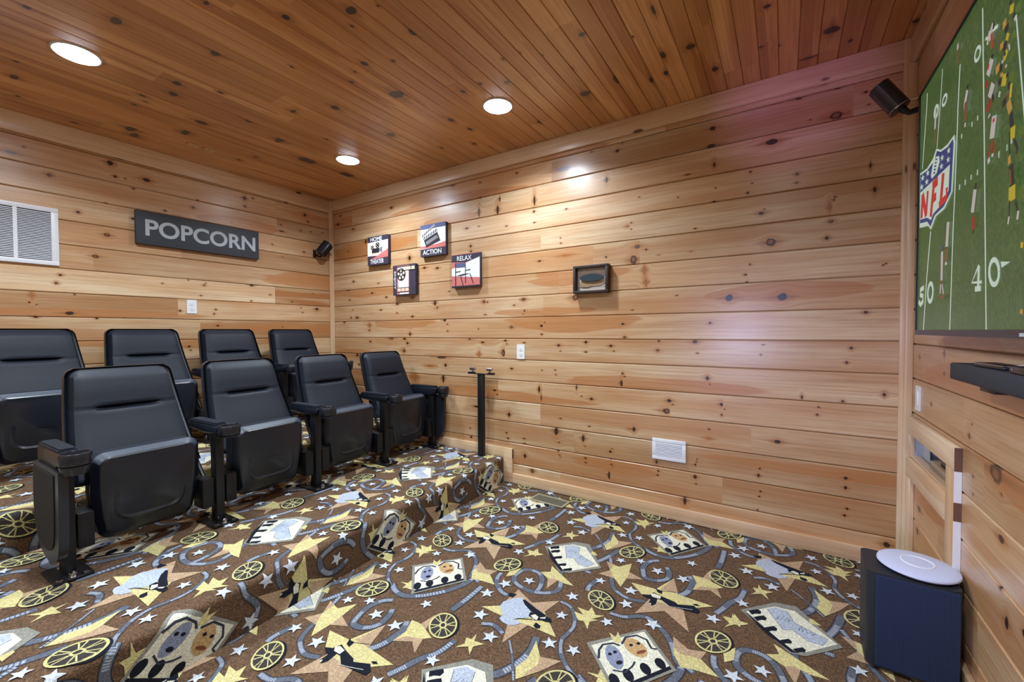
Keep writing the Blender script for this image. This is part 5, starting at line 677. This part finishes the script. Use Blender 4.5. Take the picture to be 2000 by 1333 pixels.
def canvas(x0, z0, label, draw, s=.30, h=.283):
    t = thing('canvas_print', label, 'wall art', (x0+s/2, 0, z0), group='square film-theme canvases on the side wall')
    bm = bmesh.new(); box(bm, (-s/2, -.036, 0), (s/2, -.002, h), .003); obj('stretched_canvas', bm, C_NV, t, True)
    bm = bmesh.new(); fn = lambda a, b, d: (-s/2+a*s, -.0364-d*.0006, b*h); draw(bm, fn); obj('printed_picture', bm, CMAT, t)
NV, IV, RD, BK, BL, TN_, GR = range(7)
def R4(bm, fn, a0, a1, b0, b1, mi, d): flat(bm, [(a0, b0), (a1, b0), (a1, b1), (a0, b1)], fn, d, mi)
def ellp(cx, cy, a, b, n=20): return [(cx+a*math.cos(2*math.pi*k/n), cy+b*math.sin(2*math.pi*k/n)) for k in range(n)]
def art_home(bm, f):
    R4(bm, f, 0, 1, 0, 1, NV, 0); flat(bm, [(0, .33), (.5, .32), (1, .52), (1, .83), (0, .80)], f, 1, IV); flat(bm, [(.1, .2), (.5, .32), (1, .52), (1, .24)], f, 2, RD)
    text_into(bm, 'HOME', f, .16, .83, .56, .14, 4, 4.2, IV, .018); text_into(bm, 'THEATER', f, .14, .05, .66, .15, 4, 4.2, IV, .018)
    R4(bm, f, .22, .58, .42, .58, BK, 3); R4(bm, f, .22, .56, .36, .42, TN_, 3); flat(bm, [(.58, .46), (.73, .40), (.73, .63), (.58, .56)], f, 3, GR)
    for c in ((.24, .62, .08), (.50, .68, .10)):
        flat(bm, ellp(*c[:2], c[2], c[2]), f, 3, BK); [flat(bm, ellp(c[0]+c[2]*.55*math.cos(q), c[1]+c[2]*.55*math.sin(q), .02, .02, 8), f, 4, TN_) for q in (0, 1.57, 3.14, 4.71)]
def art_action(bm, f):
    R4(bm, f, 0, 1, 0, 1, IV, 0); R4(bm, f, 0, 1, .86, 1, BL, 1); flat(bm, [(0, .26), (1, .22), (1, .40), (.55, .34), (0, .33)], f, 1, RD); R4(bm, f, 0, 1, 0, .24, NV, 2)
    text_into(bm, 'ACTION', f, .10, .05, .74, .15, 4, 4.2, IV, .01)
    flat(bm, [(.14, .52), (.68, .72), (.80, .44), (.24, .28)], f, 3, BK); flat(bm, [(.22, .46), (.66, .63), (.72, .54), (.26, .36)], f, 4, GR)
    for (a0, b0, a1, b1) in ((.12, .54, .68, .76), (.06, .62, .56, .90)):
        flat(bm, [(a0, b0), (a1, b1), (a1+.02, b1+.08), (a0+.02, b0+.08)], f, 5, IV)
        for k in range(6):
            t0 = k/6; ax, bx = a0+(a1-a0)*t0, b0+(b1-b0)*t0; dx, dy = (a1-a0)/12, (b1-b0)/12
            flat(bm, [(ax, bx), (ax+dx, bx+dy), (ax+dx+.04, bx+dy+.085), (ax+.04, bx+.085)], f, 6, BK)
def art_enjoy(bm, f):
    R4(bm, f, 0, 1, 0, 1, NV, 0); R4(bm, f, .18, .72, .03, .97, RD, 1); R4(bm, f, .24, .70, .25, .95, IV, 2); R4(bm, f, .30, .70, .03, .08, IV, 2)
    rot = lambda a, b, d: f(.04+(.55-b)*1.0*0+b, 0, 0)
    fr = lambda a, b, d: f(b, 1-a, d)     # letters turned a quarter clockwise
    text_into(bm, 'ENJOY', fr, .20, .045, .60, .095, 4, 4.2, IV, .01)
    flat(bm, ellp(.38, .68, .20, .21), f, 4, BK)
    for q in range(5): flat(bm, ellp(.38+.12*math.cos(q*1.257+.4), .68+.125*math.sin(q*1.257+.4), .045, .048, 12), f, 5, TN_)
    flat(bm, ellp(.38, .68, .045, .045, 12), f, 5, IV)
    for b0 in (.12, .82):
        for k in range(3): R4(bm, f, .22+.17*k+(.30 if b0 > .5 else 0)*.9, .36+.17*k+(.30 if b0 > .5 else 0)*.9, b0, b0+.11, TN_, 5)
        R4(bm, f, .20, .72 if b0 < .5 else .98, b0-.02, b0+.0, BK, 6); R4(bm, f, .20, .72 if b0 < .5 else .98, b0+.11, b0+.13, BK, 6)
def art_relax(bm, f):
    R4(bm, f, 0, 1, 0, 1, RD, 0); flat(bm, [(0, .36), (1, .26), (1, .86), (.5, .72), (0, .58)], f, 1, IV); flat(bm, [(0, .98), (1, .98), (1, .86), (.5, .74), (0, .78)], f, 2, NV); R4(bm, f, 0, 1, 0, .05, BK, 3)
    text_into(bm, 'RELAX', f, .20, .80, .52, .14, 4, 4.2, IV, .01)
    flat(bm, [(.16, .60), (.50, .60), (.50, .72), (.16, .74)], f, 4, BL); flat(bm, [(.15, .36), (.45, .40), (.66, .40), (.40, .35)], f, 4, BK)
    for P in ([(.14, .74), (.14, .05)], [(.50, .72), (.50, .12)], [(.32, .36), (.42, .05)], [(.66, .40), (.78, .10)], [(.14, .47), (.33, .48)], [(.52, .50), (.68, .51)]): flat_strip(bm, P, .022, f, 5, BK)
canvas(.642, 1.872, 'small square canvas printed HOME THEATER with a film camera, nearest the corner', art_home)
canvas(1.376, 1.888, 'small square canvas printed ACTION with a clapperboard, highest of the four', art_action)
canvas(1.008, 1.558, 'small square canvas printed ENJOY sideways with a film reel, lowest of the four', art_enjoy)
canvas(1.746, 1.586, "small square canvas printed RELAX with a director's chair", art_relax)
# shadow box with a plain dark cut-out
t = thing('shadow_box', 'small dark framed shadow box with a dark shape on the side wall', 'wall art', (3.020, 0, 1.477))
M_FRM = simple('dark_brown_frame', (44, 34, 32), .5, noise=.2, nscale=60)
bm = bmesh.new()
for lo, hi in (((-.128, -.060, 0), (.128, -.002, .018)), ((-.128, -.060, .176), (.128, -.002, .194)), ((-.128, -.060, .0175), (-.110, -.002, .1765)), ((.110, -.060, .0175), (.128, -.002, .1765))): box(bm, lo, hi, .002)
obj('frame', bm, M_FRM, t, True)
bm = bmesh.new(); box(bm, (-.111, -.020, .017), (.111, -.012, .177)); obj('backing', bm, simple('pale_backing', (196, 184, 176), .8, noise=.15, nscale=40), t)
bm = bmesh.new(); fn = lambda a, b, d: (a, -.022-d, b)
flat(bm, ellp(.0, .070, .095, .022, 24), fn, .001, 1); flat(bm, ellp(-.045, .066, .05, .026, 20), fn, .002, 1)
prism(bm, [(p[0]*1.0, p[1]) for p in ellp(0, .108, .088, .026, 24)], fn, .004, .012, 0); flat_strip(bm, [(-.1, .043), (.1, .045)], .003, fn, .003, 0)
obj('cut_out', bm, [simple('dark_teal_paint', (26, 44, 56), .5, noise=.2, nscale=50), simple('tan_paper', (150, 126, 96), .8, noise=.15, nscale=50)], t)
def outlet(name, label, fn_loc, rz, two=1, kind='outlet'):
    t = thing(name, label, 'outlet' if kind == 'outlet' else 'switch', fn_loc, rz); w_ = .035*two + (.023 if two > 1 else 0)
    bm = bmesh.new(); prism(bm, rrect(-w_, w_, -.057, .057, .004), lambda a, b, d: (a, -d, b), .0005, .006); obj('wall_plate', bm, M_WHT, t, True)
    if kind == 'outlet':
        for s in (-1, 1):
            bm = bmesh.new(); fn = lambda a, b, d: (a, -d, b+s*.0195); prism(bm, rrect(-.0165, .0165, -.014, .014, .008), fn, .005, .008)
            for a0 in (-.008, .006): prism(bm, [(a0, -.002), (a0+.002, -.002), (a0+.002, .007), (a0, .007)], fn, .0078, .0084, 1)
            prism(bm, ellp(0, -.008, .0025, .0025, 8), fn, .0078, .0084, 1)
            obj('socket', bm, [M_WHT, M_DARK], t)
    else:
        for s in ((-1, 1) if two > 1 else (0,)):
            bm = bmesh.new(); box(bm, (s*.023-.0165, -.0095, -.033), (s*.023+.0165, -.005, .033), .002); obj('rocker', bm, M_WHT, t, True)
    return t
outlet('power_outlet', 'white power outlet on the side wall above the black post', (2.420, 0, 1.051), 0)
outlet('power_outlet', 'white power outlet on the wall under the popcorn sign', (0, -1.309, 1.428), math.pi/2)
outlet('light_switch', 'white light switch plate on the screen wall beside the corner trim', (L, -.165, .893), -math.pi/2, 1, 'switch')
# side wall air vent
t = thing('wall_vent', 'small white louvered vent low on the side wall', 'vent', (3.539, 0, .373))
bm = bmesh.new()
for lo, hi in (((-.104, -.012, 0), (.104, -.0, .024)), ((-.104, -.012, .112), (.104, -.0, .136)), ((-.104, -.012, .0235), (-.080, -.0, .1125)), ((.080, -.012, .0235), (.104, -.0, .1125))): box(bm, lo, hi, .002)
obj('frame', bm, M_WPAINT, t, True)
bm = bmesh.new(); box(bm, (-.081, -.0025, .023), (.081, -.001, .113)); obj('duct_shadow', bm, M_DARK, t)
for k in range(9):
    bm = bmesh.new(); z = .0265+.0097*k
    prism(bm, [(.002, z+.006), (.004, z+.0075), (.014, z+.001), (.012, z-.001)], lambda a, b, d: (d, -a, b), -.081, .081); obj('louver', bm, M_WPAINT, t)
# return air grille on the left wall
t = thing('return_air_grille', 'large square white return air grille on the left wall', 'vent', (0, -2.380, 1.668))
w_, h_ = .31, .385; bm = bmesh.new()
for lo, hi in (((0, -w_, 0), (.014, w_, .03)), ((0, -w_, h_-.03), (.014, w_, h_)), ((0, -w_, .0295), (.014, -w_+.034, h_-.0295)), ((0, w_-.034, .0295), (.014, w_, h_-.0295))): box(bm, lo, hi, .002)
for y in (.117, -.062): box(bm, (.002, y-.009, .03), (.013, y+.009, h_-.03))
obj('frame', bm, M_WPAINT, t, True)
bm = bmesh.new(); box(bm, (.0005, -w_+.03, .028), (.0015, w_-.03, h_-.028)); obj('duct_shadow', bm, M_DARK, t)
n = 29
for k in range(n):
    z = .034+(h_-.068)*(k+.1)/n; bm = bmesh.new()
    prism(bm, [(.002, z+.0072), (.003, z+.0082), (.012, z+.001), (.011, z)], lambda a, b, d: (a, d, b), -w_+.033, w_-.033); obj('louver', bm, M_WPAINT, t)
# POPCORN sign
t = thing('popcorn_sign', 'wide dark sign lettered POPCORN in grey on the left wall', 'sign', (0, -1.224, 1.892))
bm = bmesh.new(); box(bm, (.002, -.444, 0), (.036, .444, .253), .003); obj('board', bm, M_SIGN, t, True)
bm = bmesh.new(); text_into(bm, 'POPCORN', LW, -.388, .066, .800, .128, .0355, .0368, 0, .024, 6); obj('lettering', bm, M_LET, t)
# ------------------------------------------------------------------ small loudspeakers
t = thing('wall_speaker', 'small black speaker tilted on a bracket high in the corner by the popcorn sign', 'speaker', (.0, -.205, 2.04))
Mx = Matrix.Translation((.108, .045, .045)) @ Matrix.Rotation(math.radians(-22), 4, 'X') @ Matrix.Rotation(math.radians(38), 4, 'Z') @ Matrix.Rotation(math.radians(18), 4, 'Y')
bm = bmesh.new(); box(bm, (-.042, -.044, -.074), (.042, .044, .074), .012, M=Mx, seg=3); cab = obj('cabinet', bm, M_BLKP, t, True)
bm = bmesh.new(); box(bm, (.041, -.038, -.068), (.045, .038, .068), .002, M=Mx); obj('grille', bm, M_DARK, cab, True)
bm = bmesh.new(); box(bm, (.0, -.018, -.045), (.012, .014, .035), .003); tube(bm, [(.008, 0, -.01), (.040, .012, -.030), (.070, .020, -.040), (.095, .035, -.020)], .010, 10); obj('bracket', bm, M_METAL, t, True)
t = thing('wall_speaker', 'black rounded speaker on an arm at the top of the corner beside the television', 'speaker', (L-.03, -.250, 2.19))
ax = Vector((-.50, .0, .80)).normalized()
c = Vector((4.5505-(L-.03), .0, 2.272-2.19)); Q = ax.to_track_quat('Z', 'X').to_matrix().to_4x4(); Mx = Matrix.Translation(c) @ Q
bm = bmesh.new()
out = [(p[0], p[1]) for p in rrect(-.046, .046, -.040, .034, .030, 8)]
prism(bm, out, lambda a, b, d: Mx @ Vector((b, a, d)), -.068, .068); cab = obj('cabinet', bm, M_BLKP, t, True)
bm = bmesh.new(); prism(bm, [(p[0]*1.01, p[1]*1.01) for p in out], lambda a, b, d: Mx @ Vector((b, a, d)), -.0700, -.0665); obj('base_ring', bm, M_CHR, cab, True)
bm = bmesh.new(); prism(bm, [(p[0]*.99, p[1]*.99) for p in out], lambda a, b, d: Mx @ Vector((b, a, d)), -.0755, -.0700); obj('base_cap', bm, M_BLKP, cab, True)
bm = bmesh.new(); tube(bm, [tuple(c+Vector((.035, .0, -.045))), (-.055, 0, .010), (-.035, 0, -.006), (.030, 0, .006)], [.016, .015, .012, .012], 12); box(bm, (.018, -.022, -.03), (.030, .022, .045), .003); obj('arm', bm, M_METAL, t, True)
bm = bmesh.new(); tube(bm, [tuple(c+Vector((.045, -.01, -.03))), (-.02, -.01, .045), (.029, -.01, .06)], .0022, 8); obj('cable', bm, M_WHT, t, True)
# ------------------------------------------------------------------ post with top bar and clips
t = thing('handrail_post', 'short black square post with T bar and chrome clips on the front step', 'post', (2.092, -.085, .2))
bm = bmesh.new(); box(bm, (-.027, -.016, 0), (.027, .016, .665), .002); obj('post', bm, M_METAL, t, True)
bm = bmesh.new(); box(bm, (-.125, -.020, .664), (.125, .020, .670), .001); bar = obj('top_bar', bm, M_METAL, t, True)
for s in (-1, 1):
    bm = bmesh.new(); box(bm, (s*.098-.024, -.022, .669), (s*.098+.024, .022, .680), .003); obj('bar_end', bm, M_METAL, bar, True)
    bm = bmesh.new(); cyl(bm, (s*.085-.026, 0, .706), (s*.085+.026, 0, .706), .013, seg=14); box(bm, (s*.085-.006, -.006, .679), (s*.085+.006, .006, .700), .002); obj('clip', bm, M_CHR, bar, True)
# ------------------------------------------------------------------ floor register
t = thing('floor_register', 'slatted metal air register set in the carpet by the side wall', 'vent', (2.762, -.172, 0.0), -.05)
M_REG = simple('bronze_register', (158, 156, 134), .5, .2, noise=.1, nscale=60)
bm = bmesh.new()
for lo, hi in (((-.135, -.062, .0), (.135, -.050, .006)), ((-.135, .050, .0), (.135, .062, .006)), ((-.135, -.0505, .0), (-.122, .0505, .006)), ((.122, -.0505, .0), (.135, .0505, .006))): box(bm, lo, hi, .001)
obj('frame', bm, M_REG, t, True)
bm = bmesh.new(); box(bm, (-.123, -.051, .0002), (.123, .051, .0012)); obj('duct_shadow', bm, M_DARK, t)
for k in range(22):
    bm = bmesh.new(); x = -.118+.0112*k; box(bm, (x-.0017, -.0505, .0012), (x+.0017, .0505, .0036)); obj('slat', bm, M_REG, t)
# ------------------------------------------------------------------ ceiling lamps and plates
LAB = ['round recessed ceiling lamp nearest the room corner', 'round recessed ceiling lamp nearest the middle of the long side wall', 'round recessed ceiling lamp, large at the upper left', 'round recessed ceiling lamp just above the picture', 'round recessed ceiling lamp near the front wall over the steps', 'round recessed ceiling lamp near the front wall, middle', 'added round ceiling lamp nearest the television, out of view']
M_RING = simple('lamp_ring', (196, 200, 208), .35, noise=.03, nscale=20)
proto = None
for i, (lx, ly) in enumerate(LAMPS):
    if proto is None:
        t = proto = thing('recessed_lamp', LAB[i], 'ceiling lamp', (lx, ly, H), group='recessed ceiling lamps')
        bm = bmesh.new(); lathe(bm, [(.096, 0), (.095, -.004), (.088, -.006), (.084, -.003), (.084, 0)], (0, 0, 0), 40); obj('ring', bm, M_RING, t, True)
        bm = bmesh.new(); lathe(bm, [(.084, -.003), (.080, -.009), (.060, -.014), (.030, -.0165), (.0001, -.017)], (0, 0, 0), 40); obj('lens', bm, M_GLASS, t, True)
    else:
        t = copy_tree(proto); t.location = (lx, ly, H); t['label'] = LAB[i]
M_PLT = simple('tan_plate', (196, 158, 112), .5, noise=.05, nscale=40)
for k, (x, y, lab) in enumerate(((.392, -1.424, 'flat tan ceiling plate, the one farther from the corner'), (.403, -1.322, 'flat tan ceiling plate, the one nearer the corner'))):
    t = thing('ceiling_plate', lab, 'sensor', (x, y, H), group='two small plates on the ceiling')
    bm = bmesh.new(); box(bm, (-.032, -.036, -.010), (.032, .036, -.0005), .003); obj('plate', bm, M_PLT, t, True)
    bm = bmesh.new(); cyl(bm, (0, 0, -.0105), (0, 0, -.0095), .004, seg=10); obj('sensor_dot', bm, M_DARK, t)
# ------------------------------------------------------------------ television
t = thing('television', 'large wall television showing an overhead view of a football field', 'television', (L, -.505, 1.19))
TW, TH = 1.66, .953; M_BEZ = simple('tv_bezel', (34, 34, 44), .35, noise=.05, nscale=30)
bm = bmesh.new(); box(bm, (-.078, -TW, 0), (-.045, 0, TH), .003); box(bm, (-.046, -TW*.85, .12), (-.001, -TW*.15, TH*.75), .004); obj('housing', bm, M_BEZ, t, True)
bm = bmesh.new()
for lo, hi in (((-.084, -TW, 0), (-.077, 0, .020)), ((-.084, -TW, TH-.006), (-.077, 0, TH)), ((-.084, -.006, .0195), (-.077, 0, TH-.0055)), ((-.084, -TW, .0195), (-.077, -TW+.006, TH-.0055))): box(bm, lo, hi)
obj('bezel', bm, M_BEZ, t)
N = NT('screen_grass'); g = N.n('ShaderNodeNewGeometry').outputs['Position']; gs = N.sep(g)
n1 = N.noise(N.xyz(gs[0], N.math('MULTIPLY', gs[1], 2.0), gs[2]), 90, 4, .7); n2 = N.noise(g, 9, 3, .6)
c = N.mix(N.step(n1, .25, .8), rgba((44, 74, 34)), rgba((86, 122, 66))); c = N.mix(N.math('MULTIPLY', N.step(n2, .4, .7), .35), c, rgba((50, 84, 42)))
N.b.inputs['Base Color'].default_value = (.01, .01, .01, 1); N.b.inputs['Roughness'].default_value = .35; N.l(c, N.b.inputs['Emission Color']); N.b.inputs['Emission Strength'].default_value = .8
M_GRASS = N.m
TVC = {'w': (188, 205, 190), 'b': (42, 58, 112), 'r': (184, 48, 48), 'j': (180, 172, 168), 'k': (28, 34, 34), 'm': (136, 42, 32), 'n': (112, 74, 46), 'y': (176, 158, 38), 'g': (172, 132, 60)}
tk = list(TVC); mats = [M_GRASS]
for k in tk:
    N = NT('screen_'+k); N.b.inputs['Base Color'].default_value = (.01, .01, .01, 1); N.b.inputs['Emission Color'].default_value = rgba(TVC[k]); N.b.inputs['Emission Strength'].default_value = .95; N.b.inputs['Roughness'].default_value = .35; mats.append(N.m)
bm = bmesh.new(); SC = lambda a, b, d: (-.0785-d*.00006, -a, b)
def clampa(p): return (min(max(p[0], .006), TW-.006), min(max(p[1], .020), TH-.006))
R4(bm, SC, .006, TW-.006, .020, TH-.006, 0, 0)
for i, s in enumerate(TVART):
    mi = 1+tk.index(s[1]); P = [clampa(p) for p in s[2]]
    if s[0] == 'p': flat(bm, P, SC, i+2, mi)
    else: flat_strip(bm, P, s[3], SC, i+2, mi)
# the far half of the field, same kind of lines
for a, tlt in ((1.02, .05), (1.30, .08), (1.52, .10)): flat_strip(bm, [(a, .021), (a+tlt, .94)], .006, SC, 1, 1)
obj('screen', bm, mats, t)
bm = bmesh.new(); R4(bm, lambda a, b, d: (-.0845, -a, b), .905, .93, .004, .012, 0, 0); R4(bm, lambda a, b, d: (-.0845, -a, b), .932, .96, .005, .009, 0, 0); obj('badge', bm, M_LET, t)
# ------------------------------------------------------------------ soundbar on brackets
t = thing('soundbar', 'long black soundbar mounted under the television', 'soundbar', (L, -.950, 1.055))
bm = bmesh.new(); box(bm, (-.085, -1.0, .0), (-.012, 0, .052), .004); body = obj('body', bm, simple('soundbar_black', (36, 38, 46), .6, noise=.15, nscale=200), t, True)
bm = bmesh.new(); box(bm, (-.0875, -.99, .004), (-.084, -.01, .048), .002); obj('front_grille', bm, simple('soundbar_cloth', (38, 42, 52), .9, noise=.2, nscale=500, bump=.3), body, True)
for y in (-.25, -.78):
    bm = bmesh.new(); box(bm, (-.075, y-.045, -.012), (-.001, y+.045, .0005), .002); box(bm, (-.012, y-.045, -.012), (-.0005, y+.045, .04), .002); obj('bracket', bm, M_METAL, t, True)
t = thing('remote_control', 'flat black remote with a silver edge lying on the soundbar', 'remote', (L-.050, -1.200, 1.1075), .04)
bm = bmesh.new(); box(bm, (-.024, -.085, 0), (.024, .085, .012), .004); obj('body', bm, M_BLKP, t, True)
bm = bmesh.new(); box(bm, (-.0245, -.086, .010), (.0245, .086, .0115)); obj('silver_edge', bm, M_CHR, t)
bm = bmesh.new(); tube(bm, [(L-.05, -1.288, 1.119), (L-.035, -1.34, 1.128), (L-.03, -1.42, 1.124), (L-.022, -1.55, 1.118), (L-.03, -1.70, 1.111)], .0028, 8)
props(obj('white_cable', bm, M_WHT, smooth=True), 'thin white cable lying along the top of the soundbar', 'cable')
t = thing('media_box', 'small glossy black box at the right end of the soundbar top', 'media player', (L-.055, -1.405, 1.1075))
bm = bmesh.new(); box(bm, (-.028, -.05, 0), (.016, .05, .018), .005); obj('body', bm, M_BLKP, t, True)
bm = bmesh.new(); cyl(bm, (-.0285, .03, .010), (-.0275, .03, .010), .003, seg=10); obj('indicator', bm, M_CHR, t)
# ------------------------------------------------------------------ equipment niche with face frame in the screen wall
t = thing('equipment_niche', 'pine face frame with an open slot and panel built into the screen wall corner', 'cabinet', (L, -.40, 0))
def fr(name, y0, y1, z0, z1, ax, d0=.0005, d1=.020, m=None):
    bm = bmesh.new(); box(bm, (-d1, y0+.40, z0), (-d0, y1+.40, z1), .0015); return obj(name, bm, m or M_TRIM[ax], t, True)
fr('top_rail', -.740, -.090, .712, .795, 'y'); fr('middle_rail', -.645, -.052, .500, .600, 'y'); 
fr('stile', -.740, -.645, .0, .711, 'z'); fr('stile', -.105, -.052, .0, .499, 'z'); fr('stile', -.105, -.090, .601, .711, 'z')
bm = bmesh.new(); box(bm, (-.0205, -.3412, .601), (-.0005, -.3402, .711)); obj('painted_edge', bm, M_WPAINT, t, label='white painted board edge')
bm = bmesh.new(); box(bm, (-.0205, -.3412, .712), (-.0005, -.3402, .795)); obj('raw_edge', bm, simple('brown_end_grain', (104, 70, 58), .7, noise=.2, nscale=200), t, label='brown end grain')
bm = bmesh.new(); box(bm, (-.0205, -.3412, .535), (-.0005, -.3402, .600)); obj('raw_edge', bm, MATS['brown_end_grain'], t, label='brown end grain')
bm = bmesh.new(); box(bm, (-.0205, -.3412, .02), (-.0005, -.3402, .534)); obj('painted_edge', bm, M_WPAINT, t, label='white painted board edge')
M_NICHE = simple('niche_grey', (170, 176, 186), .6, noise=.08, nscale=20)
bm = bmesh.new(); D = .26
box(bm, (.0, -.245, .596), (D, .30, .600)); box(bm, (D, -.245, .596), (D+.004, .30, .716)); box(bm, (0, -.249, .596), (D, -.245, .716)); box(bm, (0, .300, .596), (D, .304, .716)); box(bm, (0, -.245, .712), (D, .30, .716))
for v in bm.verts: pass
rb = obj('niche_recess', bm, M_NICHE); rb.location = (L, -.40, 0); props(rb, kind='structure')  # box lining the niche recess, kept apart from the cabinet
bm = bmesh.new(); box(bm, (.03, .2, .6), (.034, .298, .712)); o = obj('niche_side_panel', bm, M_NICHE); o.location = (L, -.40, 0); props(o, kind='structure')
bm = bmesh.new(); box(bm, (-.012, -.243, .602), (.02, .298, .612), .001); box(bm, (.035, -.243, .6), (.24, .298, .618), .001); o = obj('niche_shelf', bm, M_TRIM['y']); o.location = (L, -.40, 0); props(o, kind='structure')  # shelf boards inside the niche recess
t = thing('media_player', 'black media player sitting in the niche slot', 'media player', (L+.13, -.46, .618))
bm = bmesh.new(); box(bm, (-.085, -.16, 0), (.085, .16, .052), .004); obj('body', bm, M_BLKP, t, True)
bm = bmesh.new(); box(bm, (-.0865, -.15, .008), (-.0845, .15, .030)); obj('front_panel', bm, simple('gloss_black', (14, 16, 20), .12, noise=.05, nscale=30), t)
# ------------------------------------------------------------------ subwoofer with router
t = thing('subwoofer', 'tall black subwoofer with navy cloth front on the carpet by the screen wall', 'subwoofer', (4.540, -.785, 0), -.02)
bm = bmesh.new(); P = rrect(-.125, .120, -.098, .100, .022, 5)
prism(bm, P, lambda a, b, d: (a, b, d), .012, .350); cab = obj('cabinet', bm, simple('subwoofer_black', (30, 34, 42), .5, noise=.12, nscale=200), t, True)
bm = bmesh.new(); prism(bm, rrect(-.100, .112, .020, .343, .004), lambda a, b, d: (a, -.098-d, b), -.002, .003)
for k in range(40):
    x = -.096+.0052*k; box(bm, (x, -.1025, .024), (x+.0022, -.1008, .339))
obj('cloth_front', bm, M_NAVY, cab, True)
for a in (-1, 1):
    for b in (-1, 1):
        bm = bmesh.new(); cyl(bm, (a*.09, b*.07, 0), (a*.09, b*.07, .0125), .014, seg=14); obj('foot', bm, M_DARK, t)
t = thing('wifi_router', 'round white disc router lying on top of the subwoofer', 'router', (4.566, -.778, .350))
bm = bmesh.new(); lathe(bm, [(.085, .0), (.106, .007), (.112, .013), (.110, .018), (.095, .023), (.060, .027), (.0001, .028)], (0, 0, 0), 64); obj('disc', bm, M_ROUT, t, True)
bm = bmesh.new(); lathe(bm, [(.042, .0270), (.0425, .0290), (.046, .0290), (.0465, .0265)], (0, 0, 0), 64); obj('light_ring', bm, M_WHT, t, True)
# added projector on the front wall, out of view (source of the coloured glow)
t = thing('added_projector', 'small black light projector added on a shelf at the wall behind the camera', 'lamp', (GLOW_SRC[0], YF, 1.02))
bm = bmesh.new(); box(bm, (-.10, 0, -.02), (.10, .20, .0), .003); obj('added_projector_shelf', bm, M_TRIM['x'], t, True)
bm = bmesh.new(); lathe(bm, [(.05, 0), (.05, .04), (.045, .05), (.0001, .05)], (0, .10, 0), 24); obj('body', bm, M_BLKP, t, True)
